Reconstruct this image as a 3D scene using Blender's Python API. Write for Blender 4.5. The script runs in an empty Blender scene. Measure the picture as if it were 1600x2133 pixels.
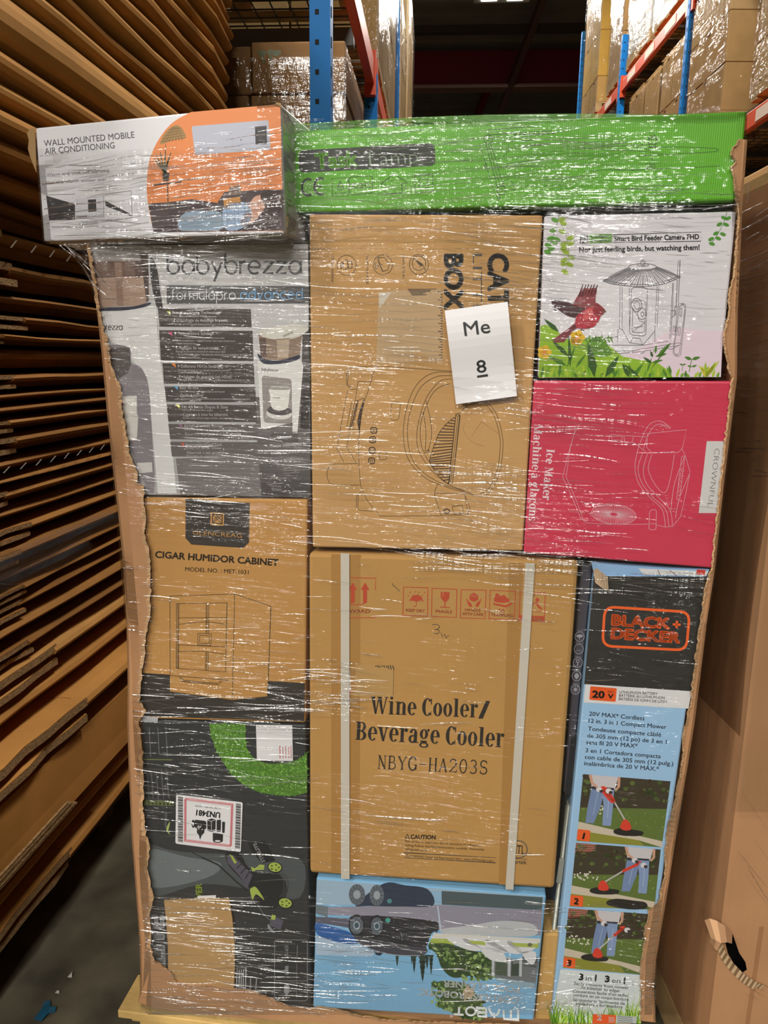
import bpy, bmesh, math, random
from mathutils import Vector, Matrix
from mathutils.geometry import tessellate_polygon
random.seed(7)
SC = bpy.context.scene
COL = SC.collection
# ---------------------------------------------------------------- camera
IW, IH, FPX = 1600.0, 2133.0, 1550.0
PITCH, ROLL, CAMZ = math.radians(11.6), math.radians(0.8), 1.57
CF = Vector((0, math.cos(PITCH), -math.sin(PITCH)))
_r0, _u0 = Vector((1, 0, 0)), Vector((0, math.sin(PITCH), math.cos(PITCH)))
CR = _r0*math.cos(ROLL) + _u0*math.sin(ROLL)
CU = _u0*math.cos(ROLL) - _r0*math.sin(ROLL)
CAM = Vector((0, 0, CAMZ))
cd = bpy.data.cameras.new('camera')
cd.sensor_fit = 'VERTICAL'; cd.sensor_height = 36.0; cd.lens = FPX/IH*36.0
cd.clip_start = 0.02; cd.clip_end = 200
cam = bpy.data.objects.new('camera', cd); COL.objects.link(cam)
M3 = Matrix((CR, CU, -CF)).transposed()
cam.matrix_world = Matrix.Translation(CAM) @ M3.to_4x4()
SC.camera = cam
# ---------------------------------------------------------------- light
SC.view_settings.view_transform = 'Standard'; SC.view_settings.look = 'None'
SC.view_settings.exposure = 0.0; SC.view_settings.gamma = 1.0
try: SC.view_settings.use_curve_mapping = False
except Exception: pass
try:
    cy = SC.cycles
    cy.max_bounces = 7; cy.diffuse_bounces = 3; cy.glossy_bounces = 3; cy.transmission_bounces = 2
    cy.transparent_max_bounces = 12; cy.caustics_reflective = False; cy.caustics_refractive = False
    cy.use_denoising = True; cy.sample_clamp_indirect = 4.0; cy.sample_clamp_direct = 0.0
except Exception: pass
W = bpy.data.worlds.new('world'); SC.world = W; W.use_nodes = True
W.node_tree.nodes['Background'].inputs[0].default_value = (1.0, 0.93, 0.84, 1)
W.node_tree.nodes['Background'].inputs[1].default_value = 0.05
RYAW, SYAW, TYAW = math.radians(4.0), math.radians(6.5), math.radians(7.5)
RA = Vector((math.sin(RYAW), math.cos(RYAW), 0)); RR = Vector((math.cos(RYAW), -math.sin(RYAW), 0))
def rk(dx, d, z): return RR*dx + RA*d + Vector((0, 0, z))
LAMP_W = 362
LAMPS = [(0.9, 14.2), (0.9, 8.7), (0.9, 3.4), (-8.5, -6.5), (-5.5, -7.0), (-2.4, -6.0), (0.9, -6.5), (0.5, -12), (-3.2, -12), (-6.8, -12), (-4.6, -2.2)]
for dx, d in LAMPS:
    ld = bpy.data.lights.new('high_bay_light', 'AREA'); ld.shape = 'RECTANGLE'; ld.size = 0.9; ld.size_y = 0.5
    ld.energy = LAMP_W*(0.75 if d > 2 else 1.0); ld.color = (1.0, 0.965, 0.90)
    lo = bpy.data.objects.new('high_bay_light', ld); lo.location = rk(dx, d, 7.50); lo.rotation_euler = (0, 0, -RYAW)
    COL.objects.link(lo)
# ---------------------------------------------------------------- helpers
def ray(px, py):
    return (CF*FPX + CR*(px-IW/2) - CU*(py-IH/2)).normalized()
class Plane:
    def __init__(s, p, n):
        s.p = Vector(p); s.n = Vector(n).normalized()
    def at(s, px, py, h=0.0):
        r = ray(px, py); q = s.p + s.n*h
        return CAM + r*((q-CAM).dot(s.n)/r.dot(s.n))
def lin(c):
    c /= 255.0
    return c/12.92 if c <= 0.04045 else ((c+0.055)/1.055)**2.4
def H(h): return (lin(int(h[0:2], 16)), lin(int(h[2:4], 16)), lin(int(h[4:6], 16)), 1.0)
_mats = {}
def mat(key, hexcol, rough=0.6, metal=0.0, var=0.0, scale=8.0, bump=0.0, bscale=(30, 30, 30), emit=0.0, spec=0.5, rot=0.0, wave=0.0):
    if key in _mats: return _mats[key]
    m = bpy.data.materials.new(key); m.use_nodes = True
    t = m.node_tree; b = t.nodes['Principled BSDF']
    c = H(hexcol)
    b.inputs['Base Color'].default_value = c; b.inputs['Roughness'].default_value = rough
    b.inputs['Metallic'].default_value = metal
    b.inputs['Specular IOR Level'].default_value = spec
    if emit: b.inputs['Emission Color'].default_value = c; b.inputs['Emission Strength'].default_value = emit
    if var or bump or wave:
        g = t.nodes.new('ShaderNodeNewGeometry')
        mp = t.nodes.new('ShaderNodeMapping'); mp.inputs['Rotation'].default_value = (0, 0, rot)
        t.links.new(g.outputs['Position'], mp.inputs['Vector'])
    if var:
        n = t.nodes.new('ShaderNodeTexNoise'); n.inputs['Scale'].default_value = scale; n.inputs['Detail'].default_value = 7
        t.links.new(mp.outputs['Vector'], n.inputs['Vector'])
        r = t.nodes.new('ShaderNodeValToRGB')
        r.color_ramp.elements[0].position = 0.3; r.color_ramp.elements[1].position = 0.7
        r.color_ramp.elements[0].color = [x*(1-var) for x in c[:3]]+[1]
        r.color_ramp.elements[1].color = [min(1, x*(1+var)) for x in c[:3]]+[1]
        t.links.new(n.outputs['Fac'], r.inputs['Fac']); t.links.new(r.outputs['Color'], b.inputs['Base Color'])
    hgt = None
    if bump:
        mp2 = t.nodes.new('ShaderNodeMapping'); mp2.inputs['Scale'].default_value = bscale
        t.links.new(mp.outputs['Vector'], mp2.inputs['Vector'])
        n2 = t.nodes.new('ShaderNodeTexNoise'); n2.inputs['Scale'].default_value = 1.0; n2.inputs['Detail'].default_value = 3
        t.links.new(mp2.outputs['Vector'], n2.inputs['Vector']); hgt = n2.outputs['Fac']
    if wave:
        w = t.nodes.new('ShaderNodeTexWave'); w.wave_type = 'BANDS'; w.bands_direction = 'X'
        w.inputs['Scale'].default_value = wave; w.inputs['Distortion'].default_value = 0.3
        t.links.new(mp.outputs['Vector'], w.inputs['Vector']); hgt = w.outputs['Fac']; bump = bump or 0.12
    if hgt is not None:
        bp = t.nodes.new('ShaderNodeBump'); bp.inputs['Strength'].default_value = bump; bp.inputs['Distance'].default_value = 0.004
        t.links.new(hgt, bp.inputs['Height']); t.links.new(bp.outputs['Normal'], b.inputs['Normal'])
    _mats[key] = m; return m
def INK(hexcol, rough=0.45): return mat('ink_'+hexcol, hexcol, rough)
def CARD(hexcol, var=0.10): return mat('cardboard_'+hexcol, hexcol, 0.78, var=var, scale=5.0, bump=0.25, bscale=(40, 40, 9), spec=0.25, rot=TYAW)
def film(key, fac, rough, scl, strength, dist=0.006, tilt=0.0, tint=(1, 1, 1), milk=0.0, rotz=0.0, mask=True, fres=0.5):
    """Clear stretch film: see-through, with a sharp gloss broken up by wrinkles that run along the wrap."""
    m = bpy.data.materials.new(key); m.use_nodes = True; t = m.node_tree
    for n in list(t.nodes): t.nodes.remove(n)
    N = t.nodes.new; L = t.links.new
    out = N('ShaderNodeOutputMaterial'); tr = N('ShaderNodeBsdfTransparent'); gl = N('ShaderNodeBsdfGlossy')
    tr.inputs[0].default_value = (*tint, 1); gl.inputs['Roughness'].default_value = rough
    g = N('ShaderNodeNewGeometry')
    r1 = N('ShaderNodeMapping'); r1.inputs['Rotation'].default_value = (0, tilt, rotz); L(g.outputs['Position'], r1.inputs['Vector'])
    mp = N('ShaderNodeMapping'); mp.inputs['Scale'].default_value = scl; L(r1.outputs['Vector'], mp.inputs['Vector'])
    n1 = N('ShaderNodeTexNoise'); n1.inputs['Scale'].default_value = 1; n1.inputs['Detail'].default_value = 3; n1.inputs['Distortion'].default_value = 0.35
    L(mp.outputs['Vector'], n1.inputs['Vector'])
    h = n1.outputs['Fac']
    mb_ = N('ShaderNodeMapping'); mb_.inputs['Scale'].default_value = (scl[0]*4.5, scl[1]*4.5, scl[2]*0.42); mb_.inputs['Rotation'].default_value = (0, 0.16, 0); L(r1.outputs['Vector'], mb_.inputs['Vector'])
    nb = N('ShaderNodeTexNoise'); nb.inputs['Scale'].default_value = 1; nb.inputs['Detail'].default_value = 2; L(mb_.outputs['Vector'], nb.inputs['Vector'])
    sm_ = N('ShaderNodeMath'); sm_.operation = 'MULTIPLY_ADD'; sm_.inputs[1].default_value = 1.1; L(nb.outputs['Fac'], sm_.inputs[0]); L(h, sm_.inputs[2]); h = sm_.outputs[0]
    bp = N('ShaderNodeBump'); bp.inputs['Distance'].default_value = dist; bp.inputs['Strength'].default_value = strength
    if mask:
        n2 = N('ShaderNodeTexNoise'); n2.inputs['Scale'].default_value = 1.0; n2.inputs['Detail'].default_value = 2
        m2 = N('ShaderNodeMapping'); m2.inputs['Scale'].default_value = (3.2, 3.2, 6.5); L(r1.outputs['Vector'], m2.inputs['Vector'])
        L(m2.outputs['Vector'], n2.inputs['Vector'])
        rp = N('ShaderNodeMapRange'); rp.inputs['From Min'].default_value = 0.40; rp.inputs['From Max'].default_value = 0.62
        rp.inputs['To Min'].default_value = 0.10; rp.inputs['To Max'].default_value = strength
        L(n2.outputs['Fac'], rp.inputs['Value']); L(rp.outputs['Result'], bp.inputs['Strength'])
    L(h, bp.inputs['Height']); L(bp.outputs['Normal'], gl.inputs['Normal'])
    lw = N('ShaderNodeLayerWeight'); lw.inputs['Blend'].default_value = 0.25
    ad = N('ShaderNodeMath'); ad.operation = 'MULTIPLY_ADD'; ad.inputs[1].default_value = fres; ad.inputs[2].default_value = fac
    ad.use_clamp = True
    L(lw.outputs['Fresnel'], ad.inputs[0])
    mx = N('ShaderNodeMixShader'); L(ad.outputs[0], mx.inputs[0]); L(tr.outputs[0], mx.inputs[1]); L(gl.outputs[0], mx.inputs[2])
    res = mx
    if milk:
        df = N('ShaderNodeBsdfDiffuse'); df.inputs[0].default_value = (0.8, 0.8, 0.8, 1)
        m3 = N('ShaderNodeMixShader'); m3.inputs[0].default_value = milk; L(mx.outputs[0], m3.inputs[1]); L(df.outputs[0], m3.inputs[2]); res = m3
    L(res.outputs[0], out.inputs[0]); _mats[key] = m
    return m
class MB:
    def __init__(s): s.v = []; s.f = []; s.m = []; s.mats = []
    def mi(s, m):
        if m not in s.mats: s.mats.append(m)
        return s.mats.index(m)
    def face(s, pts, m):
        b = len(s.v); s.v += [Vector(p) for p in pts]; s.f.append(tuple(range(b, b+len(pts)))); s.m.append(s.mi(m))
    def mesh(s, vs, fs, m):
        b = len(s.v); s.v += [Vector(p) for p in vs]; k = s.mi(m)
        for f in fs: s.f.append(tuple(b+i for i in f)); s.m.append(k)
    def hexa(s, p, m):   # 8 points: 0-3 one face, 4-7 the opposite face
        s.mesh(p, [(0, 1, 2, 3), (7, 6, 5, 4), (0, 4, 5, 1), (1, 5, 6, 2), (2, 6, 7, 3), (3, 7, 4, 0)], m)
    def box(s, o, a, b, c, m):  # corner o and three edge vectors
        o, a, b, c = map(Vector, (o, a, b, c))
        s.hexa([o, o+a, o+a+b, o+b, o+c, o+a+c, o+a+b+c, o+b+c], m)
    def prism(s, pts, off, m):  # polygon pushed along off
        n = len(pts); pts = [Vector(p) for p in pts]; q = [p+Vector(off) for p in pts]
        s.mesh(pts+q, [tuple(range(n)), tuple(range(2*n-1, n-1, -1))]+[(i, (i+1) % n, n+(i+1) % n, n+i) for i in range(n)], m)
    def tube(s, path, r, m, n=8):
        path = [Vector(p) for p in path]; rings = []
        for i, p in enumerate(path):
            d = (path[min(i+1, len(path)-1)]-path[max(i-1, 0)]).normalized()
            a = d.cross(Vector((0.3, 0.2, 0.9))); a.normalize(); b = d.cross(a)
            rings.append([p+a*r*math.cos(2*math.pi*k/n)+b*r*math.sin(2*math.pi*k/n) for k in range(n)])
        vs = sum(rings, []); fs = []
        for i in range(len(path)-1):
            for k in range(n): fs.append((i*n+k, i*n+(k+1) % n, (i+1)*n+(k+1) % n, (i+1)*n+k))
        fs.append(tuple(range(n))); fs.append(tuple(range(len(vs)-n, len(vs)))[::-1])
        s.mesh(vs, fs, m)
    def build(s, name, parent=None, bevel=0.0, smooth=False, origin=None, seg=2):
        if parent is None:
            if origin is None:
                mn = [min(p[i] for p in s.v) for i in range(3)]; mx = [max(p[i] for p in s.v) for i in range(3)]
                origin = Vector(((mn[0]+mx[0])/2, (mn[1]+mx[1])/2, mn[2]))
        else: origin = ORG[root_of(parent)]
        me = bpy.data.meshes.new(name)
        me.from_pydata([tuple(p-origin) for p in s.v], [], s.f)
        for m in s.mats: me.materials.append(m)
        me.polygons.foreach_set('material_index', s.m)
        if bevel:
            bm = bmesh.new(); bm.from_mesh(me); bmesh.ops.recalc_face_normals(bm, faces=bm.faces)
            bmesh.ops.bevel(bm, geom=bm.edges[:], offset=bevel, segments=seg, profile=0.5, affect='EDGES', clamp_overlap=True)
            bm.to_mesh(me); bm.free()
        if smooth: me.polygons.foreach_set('use_smooth', [True]*len(me.polygons))
        me.update()
        o = bpy.data.objects.new(name, me); COL.objects.link(o)
        if parent is None: o.location = origin; ORG[o] = Vector(origin)
        else: o.parent = parent
        return o
ORG = {}
def root_of(o):
    while o.parent is not None: o = o.parent
    return o
def tag(o, label=None, cat=None, group=None, kind=None):
    if label: o['label'] = label
    if cat: o['category'] = cat
    if group: o['group'] = group
    if kind: o['kind'] = kind
    return o
def empty(name, loc, label, cat, group=None):
    o = bpy.data.objects.new(name, None); o.location = loc; o.empty_display_size = 0.1; COL.objects.link(o); ORG[o] = Vector(loc)
    return tag(o, label, cat, group)
def spl(pts, n=6, closed=False):
    P = [Vector((p[0], p[1], 0)) for p in pts]; out = []; k = len(P)
    rng = range(k if closed else k-1)
    for i in rng:
        if closed: a, b, c, d = P[(i-1) % k], P[i], P[(i+1) % k], P[(i+2) % k]
        else: a, b, c, d = P[max(i-1, 0)], P[i], P[i+1], P[min(i+2, k-1)]
        for j in range(n):
            t = j/n
            q = 0.5*((2*b)+(c-a)*t+(2*a-5*b+4*c-d)*t*t+(3*b-a-3*c+d)*t**3)
            out.append((q.x, q.y))
    if not closed: out.append((P[-1].x, P[-1].y))
    return out
def arc(cx, cy, rx, ry=None, a0=0, a1=360, n=20, rot=0):
    ry = rx if ry is None else ry; R = math.radians(rot); o = []
    for i in range(n+1):
        a = math.radians(a0+(a1-a0)*i/n); x, y = rx*math.cos(a), ry*math.sin(a)
        o.append((cx+x*math.cos(R)-y*math.sin(R), cy+x*math.sin(R)+y*math.cos(R)))
    return o
def rrect(quad, r, n=4):
    """rounded quad, corner radius r in the quad's own units"""
    o = []; k = len(quad)
    for i in range(k):
        p = Vector((*quad[i], 0)); a = Vector((*quad[i-1], 0)); b = Vector((*quad[(i+1) % k], 0))
        A = p+(a-p).normalized()*r; B = p+(b-p).normalized()*r
        for j in range(n+1):
            t = j/n; q = A*(1-t)**2+p*2*t*(1-t)+B*t*t; o.append((q.x, q.y))
    return o
_fc = bpy.data.curves.new('lettering_source', 'FONT'); _fo = bpy.data.objects.new('lettering_source', _fc)
_gl = {}
def text_mesh(s, off):
    k = (s, round(off, 4))
    if k not in _gl:
        _fc.body = s; _fc.offset = off; _fc.resolution_u = 3
        me = bpy.data.meshes.new_from_object(_fo)
        _gl[k] = ([(v.co.x, v.co.y) for v in me.vertices], [tuple(p.vertices) for p in me.polygons])
        bpy.data.meshes.remove(me)
    return _gl[k]
class Art:
    """Flat print laid on a box face: every outline is measured on that face's plane, ink layers a fraction of a millimetre apart."""
    def __init__(s, plane, h): s.pl = plane; s.h = h; s.mb = MB(); s.z = 1
    def P(s, x, y, z): return s.pl.at(x, y, s.h+0.00012+z*0.00010)
    def poly(s, pts, c, z=None):
        z = s.z if z is None else z
        P3 = [s.P(x, y, z) for x, y in pts]
        if len(pts) > 4:
            tri = tessellate_polygon([[Vector((x, y, 0)) for x, y in pts]])
            s.mb.mesh(P3, [tuple(t) for t in tri], INK(c) if isinstance(c, str) else c)
        else: s.mb.face(P3, INK(c) if isinstance(c, str) else c)
    def line(s, pts, w, c, z=None, closed=False):
        z = s.z if z is None else z; m = INK(c) if isinstance(c, str) else c
        if closed: pts = list(pts)+[pts[0]]
        n = len(pts); vs = []
        for i, (x, y) in enumerate(pts):
            a = pts[i-1] if i else (pts[-2] if closed else pts[0]); b = pts[i+1] if i < n-1 else (pts[1] if closed else pts[-1])
            dx, dy = b[0]-a[0], b[1]-a[1]; l = math.hypot(dx, dy) or 1; ww = (w[0]+(w[1]-w[0])*i/max(1, n-1) if isinstance(w, tuple) else w)/2
            if 0 < i < n-1 or closed:
                p0 = pts[i]; d1 = (p0[0]-a[0], p0[1]-a[1]); l1 = math.hypot(*d1) or 1; cs = abs((d1[0]*dx+d1[1]*dy)/(l1*l)); ww /= max(0.5, cs)
            vs += [s.P(x-dy/l*ww, y+dx/l*ww, z), s.P(x+dy/l*ww, y-dx/l*ww, z)]
        s.mb.mesh(vs, [(2*i, 2*i+1, 2*i+3, 2*i+2) for i in range(n-1)], m)
    def lines(s, f, w, c, L, z=None):
        for l in L: s.line([f(*p) for p in l], w, c, z)
    def ell(s, cx, cy, rx, ry, c, rot=0, z=None, w=None, n=20):
        if w: s.line(arc(cx, cy, rx, ry, 0, 360, n, rot)[:-1], w, c, z, True)
        else: s.poly(arc(cx, cy, rx, ry, 0, 360, n, rot)[:-1], c, z)
    def text(s, t, p0, p1, h, c, bold=0.0, z=None, shear=0.0):
        z = s.z if z is None else z
        vs, fs = text_mesh(t, min(0.0, bold))
        if bold > 0:   # heavier letters: the same outline laid down a few times, a hair apart
            d = bold; q8 = [(0, 0), (d, 0), (-d, 0), (0, d), (0, -d)]+([(.7*d, .7*d), (-.7*d, .7*d), (.7*d, -.7*d), (-.7*d, -.7*d)] if d > .02 else [])
            n0 = len(vs); fs = [tuple(i+n0*k for i in f) for k in range(len(q8)) for f in fs]; vs = [(x+a, y+b) for a, b in q8 for x, y in vs]
        x0 = min(v[0] for v in vs); x1 = max(v[0] for v in vs)
        dx, dy = p1[0]-p0[0], p1[1]-p0[1]; L = math.hypot(dx, dy); ux, uy = dx/L, dy/L; vx, vy = uy, -ux
        k = L/(x1-x0); q = h/0.70; out = []
        for x, y in vs:
            a = (x-x0)*k+shear*y*q; b = y*q
            out.append(s.P(p0[0]+ux*a+vx*b, p0[1]+uy*a+vy*b, z))
        s.mb.mesh(out, fs, INK(c) if isinstance(c, str) else c)
    def glyphs(s, spec, t, p0, p1, h, c, z=None, gap=0.14, w=None):
        """own letterforms: spec(ch) -> (advance, [('l', points, width) | ('p', points)])"""
        z = s.z if z is None else z; X = 0; items = []
        for ch in t:
            adv, parts = spec(ch)
            for q in parts: items.append((X, q))
            X += adv+gap
        X -= gap
        dx, dy = p1[0]-p0[0], p1[1]-p0[1]; L = math.hypot(dx, dy); ux, uy = dx/L, dy/L; vx, vy = uy, -ux; k = L/X
        tr = lambda o, p: (p0[0]+ux*(o+p[0])*k+vx*p[1]*h, p0[1]+uy*(o+p[0])*k+vy*p[1]*h)
        for o, q in items:
            if q[0] == 'l': s.line([tr(o, p) for p in q[1]], w or q[2]*h, c, z)
            else: s.poly([tr(o, p) for p in q[1]], c, z)
    def build(s, name, parent): return s.mb.build(name, parent)
def crop(x0, y0, k): return lambda x, y: (x0+x/k, y0+y/k)
# ================================================================= setting
TAN = '3c3a33'
M_floor = mat('concrete_floor', '595241', 0.8, var=0.5, scale=7.0, bump=0.2, bscale=(14, 14, 14))
b = MB(); b.box((-14, -16, -0.06), (32, 0, 0), (0, 56, 0), (0, 0, 0.06), M_floor); tag(b.build('floor'), 'grey concrete warehouse floor with scuffs', 'floor', kind='structure')
M_deck = mat('ceiling_deck', '938c88', 0.7, wave=0.0, var=0.1, scale=2)
b = MB()
b.box((-14, -16, 8.4), (32, 0, 0), (0, 56, 0), (0, 0, 0.05), M_deck)
for i in range(34):   # ribs of the corrugated deck
    b.box(rk(-13, 8+0.62*i, 8.33), RR*26, RA*0.3, (0, 0, 0.08), M_deck)
tag(b.build('ceiling'), 'dark corrugated metal roof deck', 'ceiling', kind='structure')
M_wall = mat('far_wall', '4a4744', 0.8, var=0.1, scale=0.5)
b = MB(); b.box((-14, 39.7, 0), (32, 0, 0), (0, 0.3, 0), (0, 0, 8.4), M_wall); tag(b.build('wall_back'), 'dark far wall of the warehouse', 'wall', kind='structure')
b = MB(); b.box((-14, -16.3, 0), (32, 0, 0), (0, 0.3, 0), (0, 0, 8.4), M_wall); tag(b.build('wall_front'), 'warehouse wall behind the viewer', 'wall', kind='structure')
b = MB(); b.box((-14.3, -16, 0), (0.3, 0, 0), (0, 56, 0), (0, 0, 8.4), M_wall); tag(b.build('wall_left'), 'left warehouse wall beyond the racks', 'wall', kind='structure')
b = MB(); b.box((18, -16, 0), (0.3, 0, 0), (0, 56, 0), (0, 0, 8.4), M_wall); tag(b.build('wall_right'), 'right warehouse wall beyond the racks', 'wall', kind='structure')
M_maroon = mat('maroon_steel', '8a2038', 0.55)
b = MB(); b.box(rk(-13, 17.9, 7.42), RR*26, RA*0.34, (0, 0, 0.07), mat('flange_paint', 'a07a76', 0.5)); b.box(rk(-13, 18.0, 7.49), RR*26, RA*0.1, (0, 0, 0.70), M_maroon)
tag(b.build('trim_1'), 'deep maroon steel roof girder across the aisle', 'roof girder', kind='structure')
M_joist = mat('joist_steel', '4a4242', 0.6)
b = MB(); b.box(rk(-13, 16.2, 7.86), RR*26, RA*0.16, (0, 0, 0.13), M_joist); tag(b.build('trim_2'), 'dark roof joist in front of the maroon girder', 'roof joist', kind='structure')
b = MB(); b.prism([rk(1.75, 14.6, 8.15), rk(1.87, 14.6, 8.15), rk(1.32, 18.9, 7.2), rk(1.2, 18.9, 7.2)], (0, 0, 0.16), mat('brace_paint', '6b4a44', 0.6)); tag(b.build('trim_3'), 'slanting steel roof brace beside the ceiling lamp', 'roof brace', kind='structure')
b = MB(); b.prism([rk(1.0, 19.6, 8.1), rk(1.16, 19.6, 8.1), rk(0.72, 22.4, 7.6), rk(0.56, 22.4, 7.6)], (0, 0, 0.14), M_maroon); tag(b.build('trim_4'), 'slanting maroon brace beyond the girder', 'roof brace', kind='structure')
# ceiling lamps
M_lampbody = mat('lamp_housing', 'c9c8c4', 0.5); M_lampglow = mat('lamp_diffuser', 'fff6e6', 0.5, emit=9.0)
for i, (dx, d) in enumerate(LAMPS):
    b = MB(); b.box(rk(dx-0.48, d-0.3, 7.64), RR*0.96, RA*0.6, (0, 0, 0.12), M_lampbody)
    o = tag(b.build('high_bay_lamp', bevel=0.01), 'twin-panel white high bay lamp glowing under the roof above the aisle' if (dx, d) == LAMPS[0] else 'white high bay lamp hung under the roof deck', 'ceiling lamp', None if (dx, d) == LAMPS[0] else 'high bay lamps under the roof')
    for s in (-1, 1):
        b = MB(); b.box(rk(dx-0.13+s*0.22, d-0.2, 7.628), RR*0.26, RA*0.4, (0, 0, 0.011), M_lampglow); b.build('diffuser', o)
    b = MB(); b.tube([rk(dx, d, 7.76), rk(dx, d, 8.4)], 0.02, M_lampbody); b.build('hanger', o)
b = MB(); b.box(rk(-0.3, 19.4, 7.85), RR*0.2, RA*0.2, (0, 0, 0.08), M_lampbody); b.tube([rk(-0.2, 19.5, 7.9), rk(-0.2, 19.5, 8.4)], 0.015, M_lampbody)
tag(b.build('ceiling_sensor'), 'small white fitting under the roof beyond the maroon girder', 'ceiling fitting')
# ================================================================= racks
M_blue = mat('blue_rack_paint', '0d72bd', 0.5, var=0.05, scale=6, spec=0.2); M_dark = mat('slot_black', '0c0c0e', 0.8)
M_orange = mat('orange_rack_paint', 'cf4a22', 0.45, var=0.08, scale=5); M_wire = mat('wire_deck_steel', '6a6866', 0.45, 0.7)
R2Y = math.radians(1.5); RA2 = Vector((math.sin(R2Y), math.cos(R2Y), 0)); RR2 = Vector((math.cos(R2Y), -math.sin(R2Y), 0))
def rl(dx, d, z): return rk(dx, d, z)
def r2(dx, d, z): return RR2*dx+RA2*d+Vector((0, 0, z))
def upright(F, dx, d, h, label, R, A, w=0.077, deep=0.07, pitch=0.1):
    b = MB(); b.box(F(dx-w/2, d, 0), R*w, A*deep, (0, 0, h), M_blue)
    n = int(h/pitch)
    for k in range(n):
        z = 0.1+k*pitch
        b.box(F(dx-0.018, d-0.0015, z), R*0.014, A*0.002, (0, 0, 0.017), M_dark)
        b.box(F(dx+w/2-0.0005, d+0.02, z), R*0.002, A*0.014, (0, 0, 0.034), M_dark)
        b.box(F(dx-w/2-0.0015, d+0.02, z), R*0.002, A*0.014, (0, 0, 0.034), M_dark)
    o = tag(b.build('rack_upright'), label, 'rack post')
    p = MB(); p.box(F(dx-w/2-0.03, d-0.03, 0), R*(w+0.06), A*(deep+0.06), (0, 0, 0.008), M_blue); p.build('foot_plate', o)
    return o
def beam(F, dx, d0, d1, z, R, A, label, tags=True):
    b = MB(); b.box(F(dx-0.025, d0, z), R*0.05, A*(d1-d0), (0, 0, 0.13), M_orange)
    o = tag(b.build('rack_beam', bevel=0.006), label, 'rack beam')
    for e in (d0, d1-0.05):
        c = MB(); c.box(F(dx-0.034, e, z-0.06), R*0.068, A*0.05, (0, 0, 0.25), M_orange); c.build('end_connector', o)
    if tags:
        for k in range(3):
            e = d0+0.35+k*(d1-d0-0.7)/2.4
            c = MB(); c.box(F(dx-0.0285, e, z+0.02), R*0.002, A*0.32, (0, 0, 0.085), mat('beam_tag', 'd8c0ae', 0.6)); c.build('location_tag', o)
    return o
def deck(F, dx0, dx1, d0, d1, z, R, A, label):
    o = empty('wire_deck', F((dx0+dx1)/2, (d0+d1)/2, z), label, 'rack deck')
    b = MB()
    for k in range(int((d1-d0)/0.1)+1): b.box(F(dx0, d0+k*0.1, z), R*(dx1-dx0), A*0.007, (0, 0, 0.007), M_wire)
    for k in range(int((dx1-dx0)/0.1)+1): b.box(F(dx0+k*0.1, d0, z+0.007), R*0.007, A*(d1-d0), (0, 0, 0.007), M_wire)
    b.build('mesh_grid', o)
    for k in range(3):
        e = d0+0.25+k*(d1-d0-0.5)/2
        b = MB(); b.box(F(dx0, e, z-0.045), R*(dx1-dx0), A*0.04, (0, 0, 0.044), M_wire); b.build('support_channel', o)
    return o
M_wood = mat('pallet_wood', 'c9a672', 0.8, var=0.2, scale=7, bump=0.3, bscale=(60, 60, 60))
def pallet(F, dx0, d0, z, R, A, label, group=None, w=1.05, dep=1.05, cat='pallet', m=None):
    m = m or M_wood
    o = empty('wooden_pallet', F(dx0+w/2, d0+dep/2, z), label, cat, group)
    for k in range(6):
        b = MB(); b.box(F(dx0, d0+k*(dep-0.1)/5, z+0.115), R*w, A*0.1, (0, 0, 0.02), m); b.build('deck_board', o, bevel=0.003)
    for k in range(3):
        b = MB(); b.box(F(dx0+k*(w-0.09)/2, d0, z+0.02), R*0.09, A*dep, (0, 0, 0.095), m); b.build('stringer', o, bevel=0.003)
    for k in range(3):
        b = MB(); b.box(F(dx0, d0+k*(dep-0.1)/2, z), R*w, A*0.1, (0, 0, 0.02), m); b.build('bottom_board', o, bevel=0.003)
    return o
F_bg = film('background_stretch_film', 0.06, 0.12, (4, 4, 46), 1.0, 0.016, rotz=0.05, tilt=0.25)
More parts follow.
